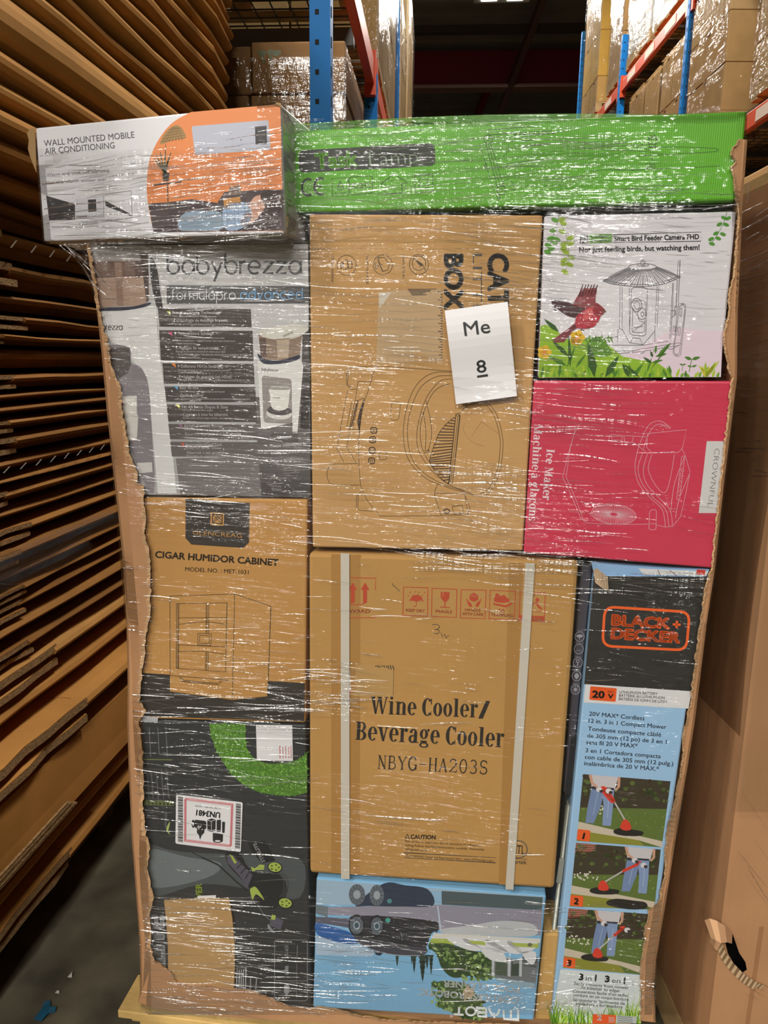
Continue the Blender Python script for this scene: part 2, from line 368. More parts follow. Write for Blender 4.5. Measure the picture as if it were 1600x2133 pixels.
def load(F, R, A, dx0, dx1, d0, d1, z0, tops, cols, hexc, clab, cgroup, flab, plab, fgroup=None, milk=False):
    """cartons on a pallet inside stretch film; tops = layer boundaries above the pallet"""
    pallet(F, dx0, d0, z0, R, A, plab, 'pallets on the racks', dx1-dx0, d1-d0)
    z = z0+0.136; n = 0
    for t in tops:
        for c in range(cols):
            a0 = d0+(d1-d0)*c/cols
            for q in range(2):
                b = MB(); b.box(F(dx0+(dx1-dx0)*q/2+0.003+random.uniform(0, .008), a0+0.003, z), R*((dx1-dx0)/2-0.014), A*((d1-d0)/cols-0.006), (0, 0, t-z-0.004), CARD(random.choice(hexc)))
                o = tag(b.build('shipping_carton', bevel=0.006), clab, 'carton', cgroup)
                tp = MB(); tp.box(F(dx0+(dx1-dx0)*q/2+0.001, a0+(d1-d0)/cols/2-0.025, t-0.03), R*0.002, A*0.05, (0, 0, 0.027), mat('carton_tape', 'b98f55', 0.35)); tp.build('tape', o)
        z = t
    b = MB(); e = 0.012
    zz = [z0+0.02, z+e]
    nn = 10
    def wall(P, Q):
        for i in range(nn):
            for j in range(nn):
                pt = lambda u, v: P+(Q-P)*u+Vector((0, 0, zz[0]+(zz[1]-zz[0])*v))
                b.face([pt(i/nn, j/nn), pt((i+1)/nn, j/nn), pt((i+1)/nn, (j+1)/nn), pt(i/nn, (j+1)/nn)], F_bg)
    c = [F(dx0-e, d0-e, 0), F(dx1+e, d0-e, 0), F(dx1+e, d1+e, 0), F(dx0-e, d1+e, 0)]
    for i in range(4): wall(c[i], c[(i+1) % 4])
    b.face([p+Vector((0, 0, zz[1])) for p in c], F_bg)
    tag(b.build('stretch_film'), flab, 'plastic wrap', fgroup)
LX = -0.47
upright(rl, LX, 3.0, 4.6, 'wide blue slotted rack post standing directly behind the wrapped pallet', RR, RA)
upright(rl, LX, 5.03, 3.3, 'second blue rack post along the left rack, under an orange beam end', RR, RA)
upright(rl, LX, 7.33, 6.0, 'third blue rack post along the left rack, between tall wrapped loads', RR, RA)
beam(rl, LX, 3.08, 5.02, 3.22, RR, RA, 'orange beam of the left rack running back from the wide blue post', False)
beam(rl, LX, 5.1, 7.32, 3.22, RR, RA, 'orange beam of the left rack between second and third blue posts', False)
deck(rl, -1.85, LX-0.05, 3.1, 5.0, 3.40, RR, RA, 'dark wire deck of the left rack above the map-printed cartons')
b = MB(); b.box(rl(-1.9, 4.5, 3.26), RR*1.38, RA*0.06, (0, 0, 0.09), mat('grey_beam', '6f6c6a', 0.5)); tag(b.build('cross_beam'), 'dark grey cross beam under the left wire deck', 'rack beam')
for k in range(2):   # load above the deck, seen from below
    b = MB(); b.box(rl(-1.8+k*0.66, 3.4, 3.56), RR*0.62, RA*1.2, (0, 0, 0.9), CARD('8d6a44')); tag(b.build('shipping_carton', bevel=0.006), 'carton standing on the wire deck high on the left rack', 'carton', 'cartons above the left wire deck')
pallet(rl, -1.8, 3.4, 3.418, RR, RA, 'pallet on the wire deck above the map-printed cartons', None, 1.3, 1.2)
# cartons under it, facing the camera
def facing(dx0, dx1, d, dep, z0, z1, hexc, lab, name='shipping_carton', group=None):
    b = MB(); b.box(rl(dx0, d, z0), RR*(dx1-dx0), RA*dep, (0, 0, z1-z0), CARD(hexc)); return tag(b.build(name, bevel=0.008), lab, 'carton', group)
LD = 3.7
cm = facing(-0.895, LX+0.005, LD, 0.85, 2.765, 2.98, 'a37c50', 'brown carton with a faint green world map beside the wide blue post')
pm = Plane(rl(0, LD, 0), -RA)
a = Art(pm, 0.0)
for q in ([(536, 108), (548, 104), (556, 110), (550, 118), (545, 122), (541, 116)], [(547, 122), (553, 124), (550, 133), (547, 130)], [(557, 106), (568, 103), (566, 112), (560, 115)], [(566, 107), (582, 104), (586, 111), (576, 118), (568, 114)], [(561, 115), (568, 117), (564, 127), (561, 122)]): a.poly(spl(q, 3, True), '6f7a4c')
a.text('5 x 2', (601, 106), (620, 105), 6, '7d5a3a'); a.text('COMPARTMENTS', (588, 117), (634, 115), 4, '8a6744'); a.line([(580, 126), (640, 124)], 1, '8a6a44')
a.build('printed_world_map', cm)
cc = facing(-1.40, -0.905, LD+0.02, 0.85, 2.765, 2.97, '936d44', 'brown carton left of the map-printed carton, half hidden by folded flats')
a = Art(Plane(rl(0, LD+0.02, 0), -RA), 0.0); a.text('ONGCO', (466, 108), (495, 106), 8, '55402c'); a.line([(478, 116), (492, 115)], 1, '6b5138'); a.build('printed_lettering', cc)
facing(-0.905, LX, LD+0.01, 0.85, 2.30, 2.76, 'a57e50', 'brown carton under the map-printed carton, behind the wide blue post')
facing(-1.42, -0.915, LD+0.01, 0.85, 2.30, 2.76, '936d44', 'brown carton in the lower layer left of the wide blue post')
facing(-1.42, LX, LD+0.01, 0.85, 1.5, 2.295, 'a17a4e', 'large brown carton at the bottom of the stack behind the wide blue post')
facing(-1.42, LX, LD+0.01, 0.85, 0.0, 1.495, 'a17a4e', 'tall brown carton standing on the floor behind the wide blue post')
b = MB()
n = 14
Fl = film('left_stack_film', 0.12, 0.14, (7, 7, 45), 1.0, 0.010, rotz=RYAW)
for i in range(n):
    for j in range(n):
        q = lambda u, v: rl(-1.43+(LX+0.012+1.43)*u, LD-0.012, 1.5+1.41*v)
        b.face([q(i/n, j/n), q((i+1)/n, j/n), q((i+1)/n, (j+1)/n), q(i/n, (j+1)/n)], Fl)
        q = lambda u, v: rl(LX+0.014, LD-0.012+0.88*u, 1.5+1.45*v)
        b.face([q(i/n, j/n), q((i+1)/n, j/n), q((i+1)/n, (j+1)/n), q(i/n, (j+1)/n)], Fl)
tag(b.build('stretch_film'), 'clear wrinkled film around the cartons behind the wide blue post', 'plastic wrap')
# left loads further down the aisle
TL = ['d3b078', 'dcc08e', 'c9a568']
for (d0, d1, t, cl, fl, pl_) in (
    (5.2, 6.2, [1.9, 2.5, 3.1], 'pale carton in the wrapped load just past the second left post', 'film around the pale load just past the second left post', 'pallet under the pale load just past the second left post'),
    (6.25, 7.25, [1.9, 2.5, 3.12], 'pale carton in the wrapped load just before the third left post', 'film around the load just before the third left post', 'pallet under the load just before the third left post'),
    (7.55, 8.6, [2.0, 2.6, 3.2, 3.8, 4.4, 4.8], 'carton in the tall wrapped load just past the third left post', 'film around the tall load just past the third left post', 'pallet under the tall load past the third left post'),
    (8.9, 10.6, [2.4, 3.2, 4.0, 4.8, 5.6], 'carton in the farthest wrapped load of the left rack', 'film around the farthest load of the left rack', 'pallet under the farthest load of the left rack')):
    load(rl, RR, RA, LX-1.1, LX+0.03, d0, d1, 1.2, t, 2, TL, cl, cl, fl, pl_)
    b = MB(); b.box(rl(LX-1.12, d0, 1.06), RR*1.14, RA*(d1-d0), (0, 0, 0.13), M_orange); tag(b.build('rack_shelf'), pl_.replace('pallet under', 'orange shelf frame under'), 'rack shelf')
    b = MB(); b.box(rl(LX-1.1, d0+0.05, 0), RR*1.1, RA*(d1-d0-0.1), (0, 0, 1.05), CARD('7d5f3e')); tag(b.build('shipping_carton', bevel=0.01), cl.replace('pale carton in', 'big floor carton below').replace('carton in', 'big floor carton below') , 'carton')
for (d0, d1, t, cl, fl, pl_) in (
    (5.2, 6.2, [4.1, 4.7, 5.3], 'pale carton in the high load above the second left post', 'film around the high load above the second left post', 'pallet high above the second left post'),
    (6.25, 7.25, [4.1, 4.7, 5.3], 'pale carton in the high load beside the third left post', 'film around the high load beside the third left post', 'pallet high beside the third left post')):
    load(rl, RR, RA, LX-1.1, LX+0.02, d0, d1, 3.42, t, 2, TL, cl, cl, fl, pl_)
deck(rl, LX-1.15, LX-0.05, 5.12, 7.3, 3.40, RR, RA, 'wire deck under the high loads of the left rack')
# right rack
RX = 2.68
upright(r2, RX, 5.55, 6.6, 'nearest blue post of the right rack', RR2, RA2)
upright(r2, RX, 8.0, 6.6, 'blue post of the right rack between two wrapped lower loads', RR2, RA2)
upright(r2, RX, 10.42, 5.6, 'far blue post of the right rack beside the end of an orange beam', RR2, RA2)
upright(r2, RX, 12.9, 6.6, 'farthest blue post of the right rack', RR2, RA2)
for d0, d1, n in ((5.63, 7.99, 'nearest'), (8.08, 10.41, 'middle'), (10.5, 12.89, 'farthest')):
    beam(r2, RX, d0, d1, 4.92, RR2, RA2, 'orange upper beam with pale tags, %s bay of the right rack' % n)
    beam(r2, RX, d0, d1, 3.38, RR2, RA2, 'orange lower beam with pale tags, %s bay of the right rack' % n)
    deck(r2, RX+0.045, RX+1.15, d0, d1, 5.10, RR2, RA2, 'wire deck on the upper beams, %s bay of the right rack' % n)
    deck(r2, RX+0.045, RX+1.15, d0, d1, 3.56, RR2, RA2, 'wire deck on the lower beams, %s bay of the right rack' % n)
TW = ['c79f69', 'bb925c', 'd0ab77']
def rload(d0, d1, z0, tops, cols, hexc, where):
    load(r2, RR2, RA2, RX-0.01, RX+1.08, d0, d1, z0, tops, cols, hexc, 'brown carton wrapped in '+where, 'cartons in '+where, 'shiny film around '+where, 'pallet under '+where)
rload(5.66, 6.46, 3.58, [4.0, 4.45, 4.88], 1, TW, 'the nearest lower load at the right edge')
rload(7.07, 7.97, 3.58, [4.1, 4.5, 4.88], 1, TW, 'the big pale lower load on the right rack')
rload(8.1, 8.8, 3.58, [4.2, 4.7], 2, TW, 'the lower load just past the middle post')
rload(8.86, 9.37, 3.58, [4.2, 4.68], 1, TW, 'the second lower load past the middle post')
rload(9.43, 10.03, 3.58, [4.2, 4.70], 1, TW, 'the third lower load past the middle post')
rload(8.3, 9.22, 5.12, [5.8, 6.4, 7.0], 1, ['d9d5cc', 'cfcac0'], 'the white upper load above the middle post')
rload(9.34, 10.28, 5.12, [5.8, 6.5, 7.1], 2, ['d8d2c6', 'cbb48e'], 'the pale upper load near the far post')
rload(10.56, 11.2, 5.12, [5.7, 6.3, 6.9], 1, TW, 'the tan upper load past the far post')
rload(11.8, 12.8, 5.12, [5.6, 6.2, 6.9, 7.4], 2, ['d7a94f', 'd2a85c', 'caa05c'], 'the yellowish upper load at the far end')
# cartons on the ground level of the right rack, lowest one seen right of the green box
for k, d0 in enumerate((5.68, 6.82, 8.12)):
    b = MB(); b.box(r2(RX+0.0, d0, 0.136), RR2*1.05, RA2*1.0, (0, 0, 2.9-k*0.1), CARD('c09763'))
    tag(b.build('shipping_carton', bevel=0.012), ['big brown carton on the floor of the right rack, nearest of the row', 'big brown carton on the floor of the right rack, second of the row', 'big brown carton on the floor of the right rack, third of the row'][k], 'carton')
    pallet(r2, RX, d0, 0, RR2, RA2, ['pallet under the nearest floor carton of the right rack', 'pallet under the second floor carton of the right rack', 'pallet under the third floor carton of the right rack'][k], 'pallets on the racks', 1.05, 1.0)
# ================================================================= stack of folded flats on the left
SA = Vector((math.sin(SYAW), math.cos(SYAW), 0)); SR = Vector((math.cos(SYAW), -math.sin(SYAW), 0))
SB = Vector((-0.881, 1.481, 0))
SPL = Plane(SB, SR)
def st(x, s, z): return SB+SR*x+SA*s+Vector((0, 0, z))
edges = [(478, 0), (455, 0), (432, 0), (409, 0), (381, 0), (340, 0), (290, 0), (237, 0), (184, 0), (131, 0), (60, 0), (0, 75), (0, 143), (0, 200), (0, 262), (0, 316), (0, 380), (0, 452), (0, 522), (0, 597), (0, 645), (0, 690), (0, 722), (0, 784), (0, 830), (0, 860), (0, 890), (0, 930), (0, 985), (0, 1027), (0, 1055), (0, 1103), (0, 1145), (0, 1193), (0, 1243), (0, 1290), (0, 1323), (0, 1368), (0, 1421), (0, 1470), (0, 1545), (0, 1615), (0, 1703), (0, 1885), (0, 1960), (0, 2031)]
zs = [SPL.at(x, y).z for x, y in edges]
STACK_TOP = 3.2
zs = [STACK_TOP, 3.13, 3.07]+zs
C_lit = ['b98242', 'b07a3c', 'bf8a4a']; C_shaded = ['96652f', 'a06e36', '8c5e2c']  # darker second set puts the mid-stack shade into the board colour
M_edge = mat('torn_board_edge', 'a98558', 0.9, bump=0.8, bscale=(160, 160, 400), var=0.35, scale=120)
M_staple = mat('staple_steel', 'd8d4c8', 0.3, 0.6)
F_strap = film('strap_film', 0.12, 0.14, (90, 90, 40), 1.0, 0.010, mask=False, fres=0.08)
SLAB = 'folded brown carton flat in the tall stack left of the wrapped pallet'
prevz = None
for i in range(len(zs)-1):
    z1, z0 = zs[i], zs[i+1]; t = z1-z0
    if z0 > 1.95: inset = -0.005+0.012*((z0-1.95)/1.2)
    elif z0 > 0.62: inset = -0.075-0.03*math.sin((z0-0.62)/1.33*math.pi)
    else: inset = -0.01
    if t > 0.14: inset = -0.004
    inset += random.uniform(-0.012, 0.012)
    gap = 0.22*t if z0 < 1.95 else 0.06*t
    z0g = z0+gap
    hi = z0 > 1.9
    m = CARD(random.choice(C_lit if hi or z0 < 0.75 else C_shaded), 0.16)
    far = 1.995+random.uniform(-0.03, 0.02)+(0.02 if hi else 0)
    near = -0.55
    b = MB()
    tt = z1-z0g
    def prof(ins, sag=0.0):   # folded nose: sloping bright top, near-upright face, rounded under-edge
        x = inset+ins
        if t > 0.14: return [(-0.62, z0g), (x-0.006, z0g), (x, z0g+0.006), (x-0.012, z0g+0.3*tt), (x-0.03, z0g+0.97*tt), (x-0.036, z1-0.004), (-0.62, z1-0.004)]
        if not hi: return [(-0.62, z0g), (x-0.055, z0g), (x-0.040, z0g+.40*tt), (x-0.014, z0g+.46*tt), (x-0.002, z0g+0.58*tt), (x, z0g+0.70*tt), (x-0.008, z0g+0.86*tt), (x-0.04, z1-0.002), (-0.62, z1-0.002)]
        return [(-0.62, z0g), (x-0.03, z0g), (x-0.010, z0g+0.06*tt), (x-0.001, z0g+0.22*tt), (x, z0g+0.42*tt), (x-0.008, z0g+0.62*tt), (x-0.028, z0g+0.86*tt), (x-0.05, z1-0.002), (-0.62, z1-0.002)]
    st_breaks = [near]
    ns = 9
    seam = 0.42+random.uniform(-0.10, 0.06)
    open_end = (not hi and 0.03 < t < 0.14 and i % 3 != 1)
    s0 = seam if open_end else near
    rings = []; P0 = prof(0)
    wob = [random.uniform(-0.006, 0.006) for _ in range(ns+1)]
    S = [s0+(far-s0)*k/ns for k in range(ns+1)]
    for k, s in enumerate(S):
        ins = wob[k]
        if k == ns: ins = -0.03
        pr = prof(ins)
        if not open_end and abs(s-seam) < 0.13: pr = prof(ins-0.006)
        rings.append([st(x, s+(-0.02 if k == ns and q in (0, len(pr)-1) else 0), z+(wob[k]*0.4)) for q, (x, z) in enumerate(pr)])
    # rounded far corner
    e = prof(-0.10); rings.append([st(x, far+0.03, z) for x, z in e])
    npf = len(P0); vs = sum(rings, []); fs = []
    for k in range(len(rings)-1):
        for q in range(npf-1): fs.append((k*npf+q, k*npf+q+1, (k+1)*npf+q+1, (k+1)*npf+q))
    fs.append(tuple(range(npf))[::-1]); fs.append(tuple(range((len(rings)-1)*npf, len(rings)*npf)))
    b.mesh(vs, fs, m)
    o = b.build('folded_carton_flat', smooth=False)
    lab = SLAB; grp = 'folded carton flats in the stack'
    y0 = edges[i-3][1] if i >= 3 else -1
    if open_end:     # near end: the two leaves part and show their torn corrugated edges
        for zz0, zz1 in ((z0g, z0g+0.30*tt), (z0g+0.62*tt, z1-0.003)):
            c = MB(); pts = []
            for k in range(12):
                s = near+(seam+0.015-near)*k/11; jx = random.uniform(-0.012, 0.006)
                pts.append((s, inset-0.004+jx))
            P = [st(x, s, zz0) for s, x in pts]+[st(-0.6, seam+0.015, zz0), st(-0.6, near, zz0)]
            c.prism(P, (0, 0, zz1-zz0), m)
            q = MB()
            for (s, x), (s2, x2) in zip(pts[:-1], pts[1:]):
                q.mesh([st(x+0.0015, s, zz0+0.001), st(x2+0.0015, s2, zz0+0.001), st(x2+0.0015, s2, zz1-0.001), st(x+0.0015, s, zz1-0.001)], [(0, 1, 2, 3)], M_edge)
            l = c.build('board_leaf', o); q.build('corrugated_edge', l)
    if y0 in (452, 985):
        lab = 'folded flat stapled along its face, high in the stack beside the white box' if y0 == 452 else 'folded flat with a slanting row of staples, half-way down the stack'
        grp = None
        for k in range(11):
            s = -0.02+k*0.085 if y0 == 452 else 0.25+k*0.07
            c = MB(); x = inset+0.009
            c.prism([st(x, s, z0g+0.25*tt), st(x, s+0.004, z0g+0.25*tt), st(x, s+0.030, z0g+0.62*tt), st(x, s+0.026, z0g+0.62*tt)], SR*0.002, M_staple)
            c.build('staple', o)
    if y0 in (1193, 1243):
        lab = 'folded flat bound in shiny clear film, upper of the two bound ones' if y0 == 1193 else 'folded flat bound in shiny clear film, lower of the two bound ones'
        grp = None
        c = MB(); ks = 26
        for k in range(ks):
            s = -0.1+(0.95 if y0 == 1193 else 0.8)*k/ks; s2 = -0.1+(0.95 if y0 == 1193 else 0.8)*(k+1)/ks
            prf = lambda: [(inset+0.006+random.uniform(0, 0.006), z0g-0.01), (inset+0.012+random.uniform(0, 0.008), z0g+0.4*tt), (inset-0.01+random.uniform(0, 0.006), z1+0.002)]
            if k == 0: pa = prf()
            pb = prf()
            for q in range(2): c.face([st(pa[q][0], s, pa[q][1]), st(pb[q][0], s2, pb[q][1]), st(pb[q+1][0], s2, pb[q+1][1]), st(pa[q+1][0], s, pa[q+1][1])], F_strap)
            pa = pb
        c.build('film_band', o)
    if t > 0.14:
        lab = 'thick folded carton with a broad flat side and ragged lower edge, low in the stack'; grp = None
        c = MB()
        for k in range(5):
            c.prism([st(inset+0.004+0.001*(k % 2), -0.3, z0g+0.007*k), st(inset+0.004+0.001*(k % 2), 0.36-0.01*k, z0g+0.007*k+0.002), st(inset+0.004, 0.36-0.01*k, z0g+0.007*k+0.006), st(inset+0.004, -0.3, z0g+0.007*k+0.005)], SR*0.006, M_edge)
        c.build('corrugated_edge', o)
    if i == len(zs)-2: lab = 'lowest folded flat of the stack, lying on the pallet near the floor'; grp = None
    if i == 0: lab = 'topmost folded flat of the stack'; grp = None
    tag(o, lab, 'folded carton', grp)
pallet(lambda x, d, z: SB+SR*x+SA*d+Vector((0, 0, z)), -1.25, -0.3, 0.0, SR, SA, 'pallet under the stack of folded flats', None, 1.1, 2.2, m=mat('dark_pallet_wood', '6e5a40', 0.85, var=0.2, scale=7))
b = MB(); b.box(st(-1.25, -0.5, 0.152), SR*0.62, SA*2.4, (0, 0, 3.0), CARD('a97a42', 0.16)); tag(b.build('folded_carton_bale', bevel=0.01), 'inner bale of folded brown flats behind the stack front', 'folded carton')
# ================================================================= floor litter
def scrap(px, py, pts, hexc, name, lab):
    g = Plane((0, 0, 0.0), (0, 0, 1)).at(px, py); b = MB()
    b.prism([g+Vector((x, y, 0.003+random.uniform(0, .004))) for x, y in pts], (0, 0, 0.002), mat('scrap_'+hexc, hexc, 0.5)); tag(b.build(name), lab, 'litter')
scrap(100, 2105, [(-.02, -.03), (.0, -.035), (.008, -.015), (.022, -.008), (.018, .004), (.004, .004), (-.004, .024), (-.018, .02), (-.014, 0)], '1d5b78', 'plastic_scrap', 'torn blue plastic scrap lying on the concrete floor')
scrap(147, 2036, [(-.004, -.007), (.006, -.005), (.003, .003), (0, .012), (-.003, .003)], 'dcd8cc', 'paper_scrap', 'white paper scrap on the floor, farther from the blue scrap')
scrap(120, 2071, [(-.004, -.003), (.005, -.002), (.003, .004), (-.003, .003)], 'dcd8cc', 'paper_scrap', 'tiny white paper crumb on the floor, closer to the blue scrap')
# ================================================================= big carton at the right
GX, GY, GT = 0.672, 1.268, 1.885
GC = CARD('b98a62', 0.10); GP = Plane((0, GY, 0), (0, -1, 0)); GL = Plane((GX, 0, 0), (-1, 0, 0))
b = MB()
b.box((GX, GY, 0.15), (0.008, 0, 0), (0, 1.15, 0), (0, 0, GT-0.15), GC)
b.box((GX+1.2, GY, 0.15), (0.008, 0, 0), (0, 1.15, 0), (0, 0, GT-0.15), GC)
b.box((GX, GY+1.15, 0.15), (1.208, 0, 0), (0, 0.008, 0), (0, 0, GT-0.15), GC)
hole = [(1511, 1964), (1518, 1950), (1526, 1944), (1532, 1962), (1540, 1985), (1553, 2004), (1556, 2020), (1546, 2026), (1528, 2006), (1516, 1985)]
fr = [Vector((GX-0.0003, GY-0.0008, 0.15)), Vector((GX+1.2, GY-0.0008, 0.15)), Vector((GX+1.2, GY-0.0008, GT)), Vector((GX-0.0003, GY-0.0008, GT))]
hp = [GP.at(x, y, 0.0008) for x, y in hole]
tri = tessellate_polygon([[Vector((p.x, p.z, 0)) for p in fr], [Vector((p.x, p.z, 0)) for p in hp]])
b.mesh(fr+hp, [tuple(t) for t in tri], GC)
b.box((GX+0.006, GY+0.05, 0.15), (0.002, 0, 0), (0, 1.0, 0), (0, 0, 0.01), GC)
gay = tag(b.build('bulk_carton'), 'huge brown corrugated bulk carton at the right edge with a torn hole', 'carton')
c = MB()  # black block behind the hole: the unlit interior put into its colour
c.box((GX+0.02, GY+0.05, 0.16), (1.15, 0, 0), (0, 1.05, 0), (0, 0, 1.6), mat('hole_black', '1b1718', 0.4)); c.build('dark_backing', gay)
c = MB(); m = CARD('cfa27a')
pts0 = [(1468, 1917), (1478, 1913), (1494, 1918), (1510, 1928), (1526, 1944)]; pts1 = [(1478, 1962), (1488, 1975), (1494, 1981), (1502, 1968), (1506, 1958)]
up = [GP.at(x, y, 0.004+0.012*math.sin(k/4*math.pi)) for k, (x, y) in enumerate(pts0)]; lo = [GP.at(x, y, 0.006+0.03*math.sin(k/4*math.pi)) for k, (x, y) in enumerate(pts1)]
mid = [(u+l)/2+Vector((0, -0.018, 0)) for u, l in zip(up, lo)]
for r0, r1 in ((up, mid), (mid, lo)):
    for k in range(4): c.face([r0[k], r0[k+1], r1[k+1], r1[k]], m)
c.build('curled_flap', gay, smooth=True)
c = MB(); edge = [(1503, 1960), (1512, 1984), (1527, 2005), (1546, 2025), (1560, 2036), (1578, 2047), (1593, 2052)]; m2 = mat('flute_light', 'd2b48c', 0.85); m3 = mat('flute_dark', '8a6a48', 0.9)
for k in range(len(edge)-1):
    (x0, y0), (x1, y1) = edge[k], edge[k+1]
    for j in range(4):
        u0, u1 = j/4, (j+1)/4; f = lambda u: (x0+(x1-x0)*u, y0+(y1-y0)*u)
        w = 14 if k < 5 else 8
        q = [f(u0), f(u1), (f(u1)[0]-9, f(u1)[1]+w), (f(u0)[0]-9, f(u0)[1]+w)]
        c.face([GP.at(*p, 0.004+0.004*(i in (0, 1))) for i, p in enumerate(q)], m2 if j % 2 else m3)
c.build('torn_edge', gay)
for px0, px1, yy0, yy1 in ((1583, 1591, 1930, 2133),):
    c = MB(); c.face([GP.at(px0, yy0, .002), GP.at(px1, yy0, .002), GP.at(px1-30, yy1, .002), GP.at(px0-30, yy1, .002)], CARD('a57650')); c.build('crease', gay)
pallet(lambda x, d, z: Vector((GX+x, GY+d, z)), 0.01, 0.02, 0.012, Vector((1, 0, 0)), Vector((0, 1, 0)), 'pallet under the huge bulk carton at the right edge', None, 1.18, 1.12)
FG = film('bulk_carton_film', 0.045, 0.12, (60, 5, 16), 0.9, 0.006, tilt=0.0)
b = MB(); n = 16
for i in range(n):
    for j in range(n):
        q = lambda u, v: Vector((GX-0.012-0.006*math.sin(u*9+v*7), GY-0.01+1.17*u, 0.9+(GT+0.01-0.9)*v))
        b.face([q(i/n, j/n), q((i+1)/n, j/n), q((i+1)/n, (j+1)/n), q(i/n, (j+1)/n)], FG)
        q = lambda u, v: Vector((GX-0.012+1.22*u, GY-0.012, 0.75+(GT+0.01-0.75)*v))
        b.face([q(i/n, j/n), q((i+1)/n, j/n), q((i+1)/n, (j+1)/n), q(i/n, (j+1)/n)], FG)
tag(b.build('stretch_film'), 'clear film pulled tight around the huge bulk carton at the right', 'plastic wrap')
# ================================================================= the wrapped pallet
TN = Vector((-math.sin(TYAW), -math.cos(TYAW), 0)); TU = Vector((math.cos(TYAW), -math.sin(TYAW), 0))
T0 = Vector((0, 1.32, 1.0)); TP = Plane(T0, TN)
def carton(name, quad, h, depth, m, label, plane=TP, cat='carton', bevel=0.0035, edge=None):
    f = [plane.at(x, y, h) for x, y in quad]; b = MB(); back = -plane.n*depth
    b.hexa(f+[p+back for p in f], m)
    return tag(b.build(name, bevel=bevel), label, cat)
def PRN(hexc, rough=0.42, wave=0.0): return mat('printed_board_%s_%d' % (hexc, wave), hexc, rough, var=0.03, scale=4, bump=0.0 if wave else 0.10, bscale=(30, 30, 8), rot=TYAW, wave=wave)
# pallet
wp = empty('wooden_pallet', TP.at(640, 2133) - TN*0.5, 'pale yellow wooden pallet under the wrapped boxes', 'pallet')
WPM = mat('yellow_pallet_wood', 'dcb670', 0.75, var=0.18, scale=9, bump=0.3, bscale=(70, 70, 70))
def tp(u, w, z): return T0*1+TU*u-TN*w+Vector((0, 0, z-1.0))
PT = 0.158
for k in range(7):
    b = MB(); b.box(tp(-0.575, -0.012+k*0.165, PT-0.02), TU*1.13, -TN*0.10, (0, 0, 0.019), WPM); b.build('deck_board', wp, bevel=0.002)
for k in range(3):
    for q in range(3):
        b = MB(); b.box(tp(-0.535+k*0.49, 0.005+q*0.47, 0.042), TU*0.10, -TN*0.10, (0, 0, 0.08), WPM); b.build('block', wp, bevel=0.004)
for k in range(3):
    b = MB(); b.box(tp(-0.55+k*0.49, 0.0, PT-0.037), TU*0.12, -TN*1.06, (0, 0, 0.016), WPM); b.build('stringer_board', wp, bevel=0.002)
    b = MB(); b.box(tp(-0.55, 0.0+k*0.47, 0.02), TU*1.09, -TN*0.12, (0, 0, 0.021), WPM); b.build('bottom_board', wp, bevel=0.002)
# ---- letterforms
def rnd(ch):
    """thin round-stroke lowercase"""
    O = lambda cx=.5, a0=0, a1=360: arc(cx, .5, .5, .5, a0, a1, 18)
    w = .17
    T = {'b': (1, [('l', [(0, 1.62), (0, .5)], w), ('l', O(), w)]), 'a': (1, [('l', O(), w), ('l', [(1, 1), (1, 0)], w)]),
         'd': (1, [('l', O(), w), ('l', [(1, 1.62), (1, 0)], w)]), 'o': (1, [('l', O(), w)]), 'p': (1, [('l', O(), w), ('l', [(0, 1), (0, -.6)], w)]),
         'c': (.85, [('l', O(.5, 45, 315), w)]), 'e': (1, [('l', [(.02, .52), (.98, .52)], w), ('l', O(.5, 2, 312), w)]),
         'y': (.9, [('l', [(0, 1), (.45, .02)], w), ('l', [(.9, 1), (.2, -.6)], w)]), 'v': (.9, [('l', [(0, 1), (.45, 0), (.9, 1)], w)]),
         'r': (.45, [('l', [(0, 0), (0, 1)], w), ('l', arc(.45, .5, .45, .48, 180, 90, 8), w)]), 'z': (.85, [('l', [(0, .95), (.83, .95), (.02, .05), (.87, .05)], w)]),
         'f': (.5, [('l', [(.15, 0), (.15, 1.2)]+arc(.5, 1.2, .35, .38, 180, 90, 6), w), ('l', [(-.1, .97), (.5, .97)], w)]), 'l': (.05, [('l', [(0, 0), (0, 1.62)], w)]),
         'n': (.85, [('l', [(0, 0), (0, 1)], w), ('l', arc(.42, .56, .42, .42, 180, 0, 12)+[(.84, 0)], w)]),
         'u': (.85, [('l', [(0, 1)]+arc(.42, .44, .42, .42, 180, 360, 12)+[(.84, 1)], w), ('l', [(.84, 1), (.84, 0)], w)]),
         'm': (1.3, [('l', [(0, 0), (0, 1)], w), ('l', arc(.33, .62, .33, .36, 180, 0, 10)+[(.66, 0)], w), ('l', arc(.98, .62, .33, .36, 180, 0, 10)+[(1.3, 0)], w)])}
    return T.get(ch, (.4, []))
def R(x0, y0, x1, y1): return ('p', [(x0, y0), (x1, y0), (x1, y1), (x0, y1)])
def ring(cx, cy, rx, ry, ix, iy, a0=0, a1=360, n=20):
    out = []
    o = arc(cx, cy, rx, ry, a0, a1, n); i = arc(cx, cy, ix, iy, a0, a1, n)
    for k in range(n): out.append(('p', [o[k], o[k+1], i[k+1], i[k]]))
    return out
